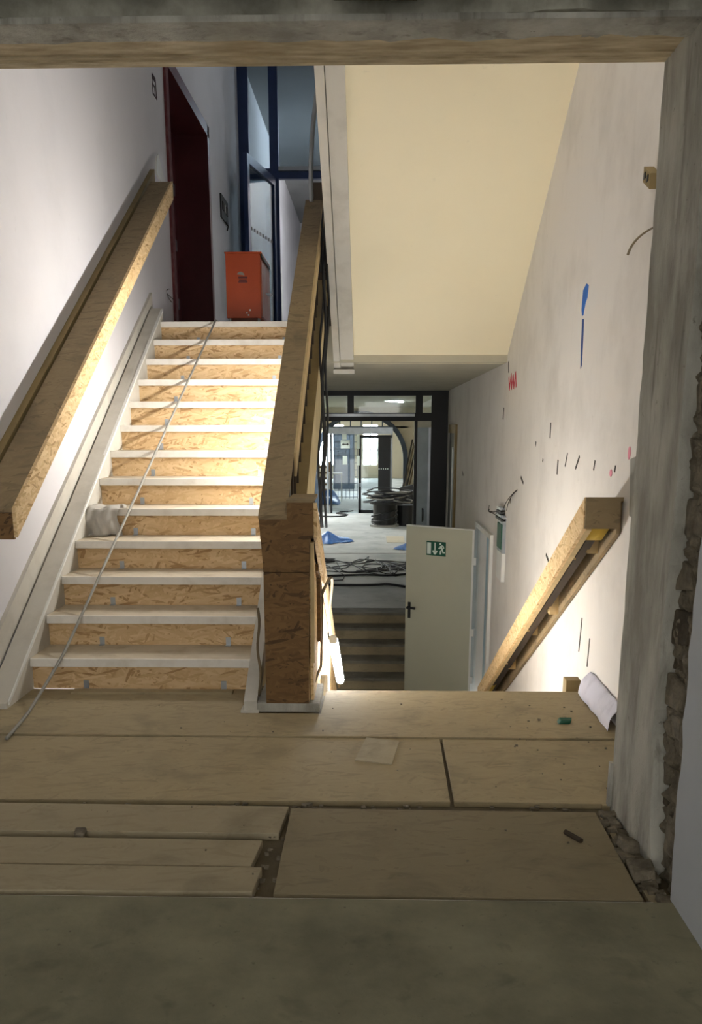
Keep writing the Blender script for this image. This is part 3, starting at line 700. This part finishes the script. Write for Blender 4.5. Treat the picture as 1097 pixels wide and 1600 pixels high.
# ------------------------------------------------------------------ maroon door in its deep reveal
d1 = thing('door_1', (XL-.2, (NY0+NY1)/2, UPZ), 'maroon door in a deep reveal at the top of the stairs', None, kind='structure')
B(XL-.42, XL-.37, NY0, NY1, UPZ, NZ1).build('leaf', 'maroon', d1)
B(XL-.40, XL, NY1-.02, NY1, UPZ, NZ1-.02).build('reveal', 'maroon', d1); B(XL-.40, XL, NY0, NY0+.02, UPZ, NZ1-.02).build('reveal', 'maroon_worn', d1)
B(XL-.40, XL, NY0, NY1, NZ1-.02, NZ1).build('reveal', 'maroon', d1)
B(XL-.005, XL+.025, NY0-.10, NY0+.02, UPZ-.03, NZ1+.10).build('frame', 'maroon_worn', d1)
B(XL-.005, XL+.025, NY1-.02, NY1+.10, UPZ-.03, NZ1+.10).build('frame', 'maroon', d1)
B(XL-.005, XL+.025, NY0-.10, NY1+.10, NZ1-.02, NZ1+.10).build('frame', 'maroon', d1)
for zz in (2.75, 3.4, 4.0): B(XL-.37, XL-.34, NY1-.35, NY1-.25, zz, zz+.12).build('hinge', 'silver', d1)

# ------------------------------------------------------------------ orange cabinet on the upper landing
cz = UPZ+.03; cy, ch = 8.95, .56
cab = thing('steel_cabinet', (-1.2, cy, UPZ), 'orange steel cabinet standing on the upper landing', 'cabinet')
cz = 2.385
B(-1.385, -1.058, cy, cy+.72, cz, 2.955).build('body', 'orange', cab, bevel=.004)
B(-1.058, -1.050, cy+.03, cy+.70, cz+.02, 2.90).build('door', 'orange_side', cab)
MB().prism([(cy-.005, 2.955), (cy+.72, 2.955), (cy+.72, 2.965), (cy-.005, 2.968)], 'x', -1.392, -1.045).build('lid', 'orange', cab)
B(-1.05, -1.043, cy+.0, cy+.72, 2.92, 2.955).build('lid_gap', 'socket', cab)
MB().tube([(-1.045, cy+.30, 2.64), (-1.0, cy+.30, 2.64), (-1.0, cy+.42, 2.64), (-1.045, cy+.42, 2.64)], .008, 6).build('handle', 'silver', cab)
for x in (-1.36, -1.085):
    for y in (cy+.03, cy+.66): MB().cyl((x, y), .014, UPZ, cz, 8).build('foot', 'silver', cab)
# worn emblem on the front
em = MB()
em.prism([(-1.245+.035*math.cos(a*.4-.3), 2.765+.03*math.sin(a*.4-.3)) for a in range(9)]+[(-1.22, 2.765)], 'y', cy-.002, cy).build('emblem', 'cable_grey', cab)
MB().box(-1.268, -1.182, cy-.002, cy, 2.735, 2.752).box(-1.262, -1.188, cy-.002, cy, 2.715, 2.728).box(-1.268, -1.182, cy-.002, cy, 2.700, 2.709).build('emblem', 'maroon', cab)
for (x, z) in ((-1.20, 2.425), (-1.185, 2.405), (-1.17, 2.45)): MB().box(x, x+.012, cy-.002, cy, z, z+.014).build('chip', 'exitwhite', cab)

# ------------------------------------------------------------------ upper glass partition
w1 = thing('window_1', (-.4, GY, UPZ), 'navy framed glass partition across the upper landing', None, kind='structure')
B(XL, XL+.15, GY, GY+.08, UPZ, CEIL).build('post', 'navy', w1)
B(-1.53, -1.40, GY, GY+.08, UPZ, CEIL).build('post', 'navy', w1); B(-.02, .1, GY, GY+.08, UPZ, CEIL).build('post', 'navy', w1)
TZ = 4.93
B(XL+.15, -1.53, GY, GY+.08, TZ, TZ+.14).build('transom', 'navy', w1); B(-1.40, XR, GY, GY+.08, TZ, TZ+.10).build('transom', 'navy', w1); B(-1.40, XR, GY-.03, GY+.05, TZ+.105, TZ+.16).build('transom', 'silver', w1)
B(XL+.15, -1.53, GY+.035, GY+.045, TZ+.14, CEIL).build('pane', 'smoke', w1); B(-1.40, -.02, GY+.035, GY+.045, TZ+.16, CEIL).build('pane', 'smoke', w1); B(.1, XR, GY+.035, GY+.045, TZ+.16, CEIL).build('pane', 'smoke', w1)
B(XL+.15, -1.53, GY+.035, GY+.045, UPZ, TZ).build('pane', 'smoke', w1)
# its open leaf
lf = thing('door_2', (-1.46, GY, UPZ), 'open navy framed glass door leaf of the upper partition', None, kind='structure')
H0 = Vector((-1.47, GY-.02, 0)); H1 = Vector((-1.72, 13.1, 0)); dv = (H1-H0); ln = dv.length; dv.normalize(); nv = Vector((-dv.y, dv.x, 0))
def leafbox(s0, s1, z0, z1, th=.03, H0=H0, dv=dv, nv=nv):
    a, b = H0+dv*s0, H0+dv*s1; pts = [a+nv*th, b+nv*th, b-nv*th, a-nv*th]
    return MB().prism([(p.x, p.y) for p in pts], 'z', z0, z1)
leafbox(0, .08, UPZ+.01, TZ).build('stile', 'navy', lf); leafbox(ln-.09, ln, UPZ+.01, TZ).build('stile', 'navy', lf)
leafbox(.08, ln-.09, TZ-.11, TZ).build('rail', 'navy', lf); leafbox(.08, ln-.09, UPZ+.01, UPZ+.2).build('rail', 'navy', lf); leafbox(.08, ln-.09, UPZ+.2, TZ-.11, .006).build('pane', 'smoke', lf)
for q in range(9): leafbox(.16+.13*q, .20+.13*q, 4.02, 4.06, .009).build('film_dot', 'socket', lf)
# corridor behind: door frame, end lamp, unseen added tubes
d3 = thing('door_3', (XL, 19.5, UPZ), 'dark doorway in the left wall of the upper corridor', None, kind='structure')
B(XL, XL+.02, 18.6, 20.3, UPZ, 4.55).build('leaf', 'socket', d3); B(XL, XL+.03, 18.45, 18.6, UPZ, 4.7).build('frame', 'white', d3); B(XL, XL+.03, 18.6, 20.3, 4.55, 4.7).build('frame', 'white', d3); B(XL, XL+.03, 20.3, 20.45, UPZ, 4.7).build('frame', 'white', d3)
tag(B(-1.75, -1.4, 25.85, 26, 6.0, 6.25).build('exit_light', 'white', bevel=.02), 'small white light box at the end of the upper corridor', 'light box')
lamp('tube_lamp', (.3, 10.6, 6.66), (.3, 11.9, 6.66), .02, 'tube_u2', 'lit fluorescent tube on the ceiling above the upper landing', CEIL)  # out of view, added to brighten the upper landing walls
lamp('tube_lamp', (.2, 17.5, 6.6), (.2, 19.0, 6.6), .02, 'tube_u', 'lit fluorescent tube on the upper corridor ceiling', CEIL)  # out of view, added to light the corridor in place of daylight

# ------------------------------------------------------------------ lower glass partition, black frame
w2 = thing('window_2', (.1, GY, HALL), 'black framed glass partition at the end of the lower corridor', None, kind='structure')
def bx(n, x0, x1, z0, z1, mat='black', d=.09, y=GY): return B(x0, x1, y, y+d, z0, z1).build(n, mat, w2)
kk = GY/13.7
def gx(x): return x*kk
bx('frame_head', XL, XR, 1.855, SLAB)
for x0, x1 in ((gx(-.375), gx(-.281)), (gx(.634), gx(.737))): bx('post', x0, x1, 1.60, 1.855)
bx('frame_bar', XL, gx(.87), 1.475, 1.60); B(XL, gx(.62), GY-.02, GY, 1.545, 1.585).build('closer_rail', 'silver', w2)
bx('side_panel', gx(.865), XR, HALL, 1.855)
bx('post', gx(.62), gx(.665), HALL, 1.475); bx('post', -1.0, -.92, HALL, 1.475)
for x0, x1 in ((XL, gx(-.375)), (gx(-.281), gx(.634)), (gx(.737), gx(.865))): B(x0, x1, GY+.04, GY+.05, 1.60, 1.855).build('pane', 'glass', w2)
bx('leaf_head', gx(.665), gx(.865), 1.38, 1.475, 'doorgrey'); B(gx(.665), gx(.83), GY+.03, GY+.05, HALL+.1, 1.38).build('leaf', 'glassfrost', w2)
bx('leaf_stile', gx(.83), gx(.865), HALL, 1.38, 'silver')
MB().tube([(gx(.76), GY+.02, .12), (gx(.76), GY-.05, .10), (gx(.76), GY-.05, -.06), (gx(.76), GY+.02, -.08)], .012, 6).build('handle', 'socket', w2)
d4 = thing('door_4', (XR, 13.4, HALL), 'narrow dark door in the right wall of the lower corridor', None, kind='structure')
B(XR-.03, XR, 12.75, 12.92, HALL, 1.42).build('frame', 'cheek_top', d4); B(XR-.03, XR, 12.92, 13.9, 1.30, 1.42).build('frame', 'cheek_top', d4); B(XR-.01, XR, 12.92, 13.9, HALL, 1.30).build('leaf', 'socket', d4); B(XR-.03, XR-.01, 13.1, 13.25, HALL, 1.1).build('stile', 'silver', d4)

# ------------------------------------------------------------------ fire door (grey leaf, green exit sign)
d5 = thing('door_5', (XR, 9.4, LOW), 'open grey steel door with a green exit sign', None, kind='structure')
B(XR-.03, XR+.02, DY0-.07, DY0+.02, LOW, DZ+.05).build('frame', 'white', d5); B(XR-.03, XR+.02, DY1-.02, DY1+.06, LOW, DZ+.05).build('frame', 'white', d5); B(XR-.03, XR+.02, DY0, DY1, DZ, DZ+.05).build('frame', 'white', d5)
B(XR+.10, XR+.14, DY0, DY1, LOW, DZ).build('inner_panel', 'doorblue', d5)
B(XR+.09, XR+.10, 9.15, 9.19, LOW, DZ).build('panel_edge', 'socket', d5)
h0 = Vector((1.115, 9.80, 0)); h1 = Vector((.392, 10.33, 0)); fd = (h1-h0); fl = fd.length; fd.normalize(); fn = Vector((fd.y, -fd.x, 0))
if fn.y > 0: fn = -fn
def fbox(s0, s1, z0, z1, o0, o1):
    a, b = h0+fd*s0, h0+fd*s1
    return MB().prism([(q.x, q.y) for q in (a+fn*o0, b+fn*o0, b+fn*o1, a+fn*o1)], 'z', z0, z1)
TOP = .285
leaf = fbox(0, fl, LOW+.01, TOP, -.05, 0).build('leaf', 'doorgrey', d5, bevel=.004)
fbox(-.005, .02, LOW+.01, TOP+.004, -.06, .006).build('rebate', 'white', leaf); fbox(0, fl, TOP, TOP+.012, -.055, .004).build('rebate', 'white', leaf)
for zz in (-.05, -.85, -1.4): fbox(-.035, .0, zz-.04, zz+.04, -.03, .01).build('hinge', 'white', leaf)
hz = -.66
fbox(fl-.075, fl-.045, hz-.13, hz+.06, 0, .012).build('handle_plate', 'socket', leaf)
fbox(fl-.165, fl-.05, hz-.012, hz+.012, .035, .055).build('handle', 'socket', leaf); fbox(fl-.072, fl-.048, hz-.012, hz+.012, .01, .05).build('handle', 'socket', leaf)
# exit sign: white door panel, arrow down, running figure
s1 = fl*.685; s0 = fl*.40; sz0, sz1 = -.028, .132   # s1 is the left edge in the picture
sign = fbox(s0, s1, sz0, sz1, .002, .006).build('exit_sign', 'exitgreen', leaf); sign['label'] = 'green exit sign with door, arrow and running figure'
sw_ = s1-s0; sh_ = sz1-sz0
def sgn(poly):
    pts = []
    for o_ in (.006, .008):
        for (u, v) in poly:
            q = h0+fd*(s1-u*sw_)+fn*o_; pts.append((q.x, q.y, sz0+v*sh_))
    n = len(poly)
    return MB().add(pts, [tuple(range(n))[::-1], tuple(range(n, 2*n))]+[(i, (i+1) % n, n+(i+1) % n, n+i) for i in range(n)])
def sl(u0, v0, u1, v1, w_): return stroke2(u0, v0, u1, v1, w_)
def stroke2(u0, v0, u1, v1, w_):
    d = Vector(((u1-u0)*1.6, v1-v0)); n = Vector((-d.y, d.x)).normalized()*w_/2; n.x /= 1.6
    return [(u0+n.x, v0+n.y), (u1+n.x, v1+n.y), (u1-n.x, v1-n.y), (u0-n.x, v0-n.y)]
pic = [[(.04, .10), (.24, .10), (.24, .90), (.04, .90)], stroke2(.45, .92, .45, .2, .09), stroke2(.45, .10, .34, .36, .11), stroke2(.45, .10, .56, .36, .11),
       stroke2(.74, .72, .84, .45, .15), stroke2(.74, .72, .70, .52, .07), stroke2(.70, .52, .63, .56, .07), stroke2(.78, .74, .88, .72, .07), stroke2(.88, .72, .91, .56, .07),
       stroke2(.83, .48, .74, .36, .09), stroke2(.74, .36, .73, .12, .09), stroke2(.84, .46, .86, .26, .10), stroke2(.85, .27, .97, .27, .09),
       [(.725+.05*math.cos(i*.785), .86+.075*math.sin(i*.785)) for i in range(8)]]
sm = MB()
for pl in pic:
    q = sgn(pl); sm.add(q.v, q.f)
o = sm.build('pictogram', 'exitwhite', leaf)

# ------------------------------------------------------------------ lower hall: walls, arch, vestibule
EY = 26.0
ha = MB(); AX, AZ, AR = -.33, .50, 1.33
arc = [(AX+AR*math.cos(math.pi*i/24), AZ+AR*math.sin(math.pi*i/24)) for i in range(25)]
right_half = [(2.2, HALL), (2.2, 3.2), (AX, 3.2)]+[(x, z) for x, z in arc if x >= AX-.001][::-1]+[(AX+AR, HALL)]
left_half = [(AX, 3.2), (-6, 3.2), (-6, HALL), (AX-AR, HALL)]+[(x, z) for x, z in arc if x <= AX+.001][::-1]
ha.prism(right_half, 'y', EY, EY+.5); ha.prism(left_half, 'y', EY, EY+.5)
wall_hall = struct(ha.build('wall_hall', 'hallwall'), 'beige end wall of the lower hall with an arched opening')
ring = MB(); n = 24
outer = [(AX+(AR+.0)*math.cos(math.pi*i/n), AZ+(AR+.0)*math.sin(math.pi*i/n)) for i in range(n+1)]; inner = [(AX+(AR-.13)*math.cos(math.pi*i/n), AZ+(AR-.13)*math.sin(math.pi*i/n)) for i in range(n+1)]
ring.prism([(AX+AR, HALL)]+outer+[(AX-AR, HALL), (AX-AR+.13, HALL)]+inner[::-1]+[(AX+AR-.13, HALL)], 'y', EY-.06, EY+.1)
ring.build('arch_frame', 'arch', wall_hall)
B(AX-AR, AX+AR, EY, EY+.08, 1.36, 1.41).build('arch_bar', 'arch', wall_hall)
for q in range(-3, 4):
    x = AX+q*.3; B(x-.015, x+.015, EY+.02, EY+.06, 1.38, AZ+math.sqrt(max(.01, (AR-.06)**2-(q*.3)**2))).build('arch_bar', 'arch', wall_hall)
struct(B(1.9, 2.2, 14.5, 46, HALL, 3.2).build('wall_hall_right', 'hallwall'), 'right wall of the lower hall')
struct(B(-6, -5.8, 14.5, 46, HALL, 3.2).build('wall_hall_left', 'hallwall'), 'left wall of the lower hall')
struct(B(-6, 2.2, 14.5, 46, 2.55, 2.7).build('ceiling_hall', 'ceil_up'), 'ceiling of the lower hall')
struct(B(-6, -1.98, 14.4, 14.6, HALL, 2.6).build('wall_hall_front', 'hallwall'), 'wall beside the lower glass partition')
# far end with bright windows
fw = MB()
wins = [(-4.6, -3.2), (-2.6, -1.35), (-.50, .27)]
xs = [-6]+[v for a in wins for v in a]+[2.2]
for a, b in zip(xs[::2], xs[1::2]): fw.box(a, b, 44, 44.3, HALL, 3.2)
for a, b in wins: fw.box(a, b, 44, 44.3, HALL, -.42); fw.box(a, b, 44, 44.3, 1.5, 3.2)
struct(fw.build('wall_far', 'hallwall'), 'far wall of the rooms beyond the arch')
for i_, (a, b) in enumerate(wins):
    wn_ = thing('window_%d' % (i_+3), ((a+b)/2, 44.1, -.42), 'bright daylight window in the far wall beyond the arch', None, group='far windows', kind='structure')
    B(a, b, 44.2, 44.22, -.42, 1.5).build('pane', 'daylight', wn_)
    for x in (a, (a+b)/2-.03, b-.06): B(x, x+.06, 44.12, 44.18, -.42, 1.5).build('mullion', 'white', wn_)
    for z in (-.42, .3, .95): B(a, b, 44.12, 44.18, z, z+.05).build('mullion', 'white', wn_)
# vestibule with automatic door in the arch
ve = thing('vestibule', (-.4, EY-.3, HALL), 'aluminium and glass vestibule in front of the arch', 'vestibule')
VY = EY-.25
B(-1.30, .56, VY-.12, VY+.1, 1.20, 1.38).build('header', 'silver', ve)
for x in (-1.30, -1.20, .50): B(x, x+.055, VY, VY+.08, HALL, 1.20).build('post', 'silver' if x != -1.20 else 'black', ve)
B(-.40, -.32, VY, VY+.06, HALL, 1.17).build('stile', 'black', ve); B(-.40, .55, VY, VY+.06, 1.09, 1.17).build('rail', 'black', ve); B(-.40, .16, VY, VY+.06, HALL, HALL+.1).build('rail', 'black', ve)
B(.16, .50, VY-.03, VY+.03, HALL, 1.10).build('dark_leaf', 'socket', ve)
B(-.32, .16, VY+.02, VY+.03, HALL+.1, 1.09).build('pane', 'glass', ve); B(-1.145, -.40, VY+.02, VY+.03, HALL, 1.20).build('pane', 'glass', ve)
for q in range(5): B(.17+.06*q, .20+.06*q, VY-.034, VY-.03, .23, .26).build('film_dot', 'exitwhite', ve)
B(-.37, -.33, VY-.03, VY, -.25, -.15).build('handle', 'silver', ve)
for q, (x0, x1, z0, z1, lab) in enumerate(((-.858, -.732, 1.05, 1.2, 'small white notice at the top of the vestibule glass'), (-.445, -.365, .80, 1.19, 'tall white notice high beside the vestibule door'), (-.895, -.64, .81, 1.03, 'wide white notice with a double arrow on the vestibule glass'), (-.842, -.714, .36, .60, 'white notice low on the vestibule glass'), (-.442, -.366, .34, .60, 'narrow white notice low beside the vestibule door'))):
    ob = thing('paper_notice', (x0, VY, z0), lab, 'notice', 'notices on the vestibule glass')
    B(x0, x1, VY-.004, VY+.002, z0, z1).build('sheet', 'exitwhite', ob)
    if q == 2:
        zc = (z0+z1)/2; MB().box(x0+.06, x1-.06, VY-.008, VY-.004, zc-.012, zc+.012).prism([(x0+.03, zc), (x0+.08, zc+.04), (x0+.08, zc-.04)], 'y', VY-.008, VY-.004).prism([(x1-.03, zc), (x1-.08, zc+.04), (x1-.08, zc-.04)], 'y', VY-.008, VY-.004).build('arrow', 'ink', ob)
# dark mesh fence and furniture beyond
fe = thing('mesh_fence', (-1.3, 31, HALL), 'dark wire mesh fence panel beyond the vestibule', 'fence')
for q in range(7): MB().box(-1.30+.13*q, -1.285+.13*q, 31, 31.02, HALL, 1.25).build('wire', 'arch', fe)
for q in range(10): MB().box(-1.30, -.50, 31, 31.02, HALL+.05+.23*q, HALL+.07+.23*q).build('wire', 'arch', fe)
tag(MB().box(-1.55, -.72, 36, 36.3, HALL, 1.4).build('dark_cabinet', 'arch', bevel=.02), 'tall dark cabinet beyond the mesh fence', 'cabinet')
tb = thing('side_table', (-1.2, 30, HALL), 'small white table beyond the vestibule glass', 'table')
B(-1.45, -1.0, 29.9, 30.3, -.12, -.07).build('top', 'white', tb)
for x in (-1.44, -1.04):
    for y in (29.92, 30.25): B(x, x+.03, y, y+.03, HALL, -.12).build('leg', 'white', tb)
pl_ = thing('pallet_stack', (-1.7, 32, HALL), 'stack of wooden pallets beyond the vestibule glass', 'pallets')
for q in range(6): MB().box(-2.1, -1.42, 31.9, 32.5, HALL+.2*q, HALL+.05+.2*q).box(-2.05, -1.95, 31.9, 32.5, HALL+.05+.2*q, HALL+.2+.2*q).box(-1.6, -1.5, 31.9, 32.5, HALL+.05+.2*q, HALL+.2+.2*q).build('pallet', 'osb_dark', pl_)
# blue tarpaulins
def tarp(cx, cy, rx, ry, h, label, seed):
    def fn(u, v):
        a = 2*math.pi*u; r = v*(1+.25*math.sin(a*2+seed)+.15*math.sin(a*5+seed*2))
        x, y = cx+rx*r*math.cos(a), cy+ry*r*math.sin(a)
        return (x, y, HALL+.004+h*(1-v)**.8*(.7+.5*noise.noise(Vector((x*3, y*2, seed))))+.05*h*abs(math.sin(a*7))*v)
    tag(MB().grid(fn, 36, 12).build('tarpaulin', 'tarp', smooth=True), label, 'tarpaulin', 'blue tarpaulins')
tarp(-.95, 19.2, .42, .6, .24, 'crumpled blue tarpaulin on the hall floor behind the newel', 1.)
tarp(.75, 18.0, .25, .35, .2, 'crumpled blue tarpaulin peeking out behind the grey steel door', 2.)
tarp(-1.45, 29.0, .42, .6, .75, 'heap of blue tarpaulin beyond the vestibule glass', 3.)
# cable drum with heap of cables
dr = thing('cable_drum', (.36, 22.3, HALL), 'black cable drum heaped with loose cables on the hall floor', 'cable drum')
MB().cyl((.30, 22.3), .36, HALL, HALL+.05, 24).build('flange', 'cable_grey', dr); MB().cyl((.30, 22.3), .28, HALL+.05, HALL+.55, 24).build('core', 'socket', dr); MB().cyl((.36, 22.3), .42, HALL+.55, HALL+.60, 24).build('flange', 'cable', dr)
MB().cyl((.82, 22.6), .25, HALL, HALL+.5, 20).build('core', 'socket', dr)
def coil(c, r, z, tilt, n=30, wob=.06, sd=0):
    return [(c[0]+(r+wob*math.sin(i*1.3+sd))*math.cos(2*math.pi*i/n), c[1]+(r+wob*math.sin(i*.9+sd))*math.sin(2*math.pi*i/n), z+tilt*math.sin(2*math.pi*i/n+sd)) for i in range(n+1)]
for q in range(13):
    MB().tube(coil((.42+rng.uniform(-.1, .12), 22.3), rng.uniform(.3, .55), HALL+.62+rng.uniform(0, .26), rng.uniform(.02, .14), sd=q), .018, 5).build('coil', ('cable', 'cable_grey', 'cable', 'cable')[q % 4], dr, smooth=True)
for q in range(3): MB().tube(coil((.30, 22.3), .31, HALL+.12+.1*q, .08, wob=.01, sd=q), .02, 5).build('coil', 'cable', dr, smooth=True)
# cables on the hall floor
def floorcable(i, p0, p1, amp, r, label):
    pts = []
    for k_ in range(26):
        f = k_/25; nx = noise.noise(Vector((f*4, i*3.1, 0)))*amp; ny = noise.noise(Vector((f*5, i*2.3, 9)))*amp
        pts.append((p0[0]+(p1[0]-p0[0])*f+nx, p0[1]+(p1[1]-p0[1])*f+ny, HALL+r+.002))
    tag(MB().tube(pts, r, 5).build('floor_cable', 'cable', smooth=True), label, 'cable', 'black cables on the hall floor')
for q in range(6):
    floorcable(q, (-1.6, 14.9+.3*q), (1.3, 15.0+rng.uniform(0, 1.6)), 1.5, .009, 'black cable in the tangle on the hall floor behind the steps')
for q in range(5):
    floorcable(q+20, (-.1+rng.uniform(-.3, .3), 15.1+.15*q), (1.0, 15.2+rng.uniform(0, .8)), 1.1, .009, 'black cable in the tangle on the hall floor behind the steps')
floorcable(40, (-2.0, 13.75), (1.1, 13.55), .25, .02, 'thick black cable lying across the hall floor at the head of the steps')
floorcable(41, (-2.0, 14.35), (1.1, 14.75), .15, .018, 'thick black cable across the floor just behind the partition line')
floorcable(42, (-1.6, 24.5), (-.4, 26.6), .8, .02, 'single black cable curling on the floor in front of the vestibule')
# poles leaning in the corner
for q in range(4):
    tag(MB().tube([(.70+.05*q, 25.4, HALL), (1.12+.05*q, 25.9, 1.05-.1*q)], .022, 6).build('leaning_pole', 'cable_brown' if q % 2 else 'ink'), 'thin pole leaning against the beige wall right of the arch', 'pole', 'poles leaning by the arch')
tag(MB().stone((1.0, 24.6, HALL+.45), (.5, .5, .9), .25, rng).build('dark_bag', 'socket', bevel=.05), 'dark heap leaning behind the cable drum', 'bag')
# hall tubes: the first is seen, the rest are unseen, added for light
ht = lamp('tube_lamp', (-.40, 20.0, 2.02), (.68, 20.0, 1.93), .035, 'tube_h', 'lit fluorescent tube seen through the transom of the lower partition')
for x, z in ((-.3, 2.03), (.58, 1.96)): MB().tube([(x, 20.0, z), (x, 20.0, 2.55)], .006, 5).build('hanger', 'cable', ht)
lamp('tube_lamp', (-3.2, 17.5, 2.45), (-1.7, 17.5, 2.45), .03, 'tube_h', 'lit fluorescent tube on the hall ceiling to the left', 2.55)
lamp('tube_lamp', (-1.2, 33, 2.45), (.4, 33, 2.45), .04, 'tube_h', 'lit fluorescent tube on the ceiling beyond the arch', 2.55)
lamp('tube_lamp', (-3.4, 24, 2.45), (-3.4, 26, 2.45), .04, 'tube_h', 'lit fluorescent tube near the left end of the arch wall', 2.55)
for q in range(4):
    pts = [(-1.3+.7*q+.5*f_/8, 19.4+.2*q, 2.35-.25*math.sin(math.pi*f_/8)) for f_ in range(9)]
    tag(MB().tube(pts, .012, 5).build('ceiling_cable', 'cable' if q % 2 else 'exitwhite', smooth=True), 'loose cable sagging under the hall ceiling', 'cable', 'cables sagging under the hall ceiling')
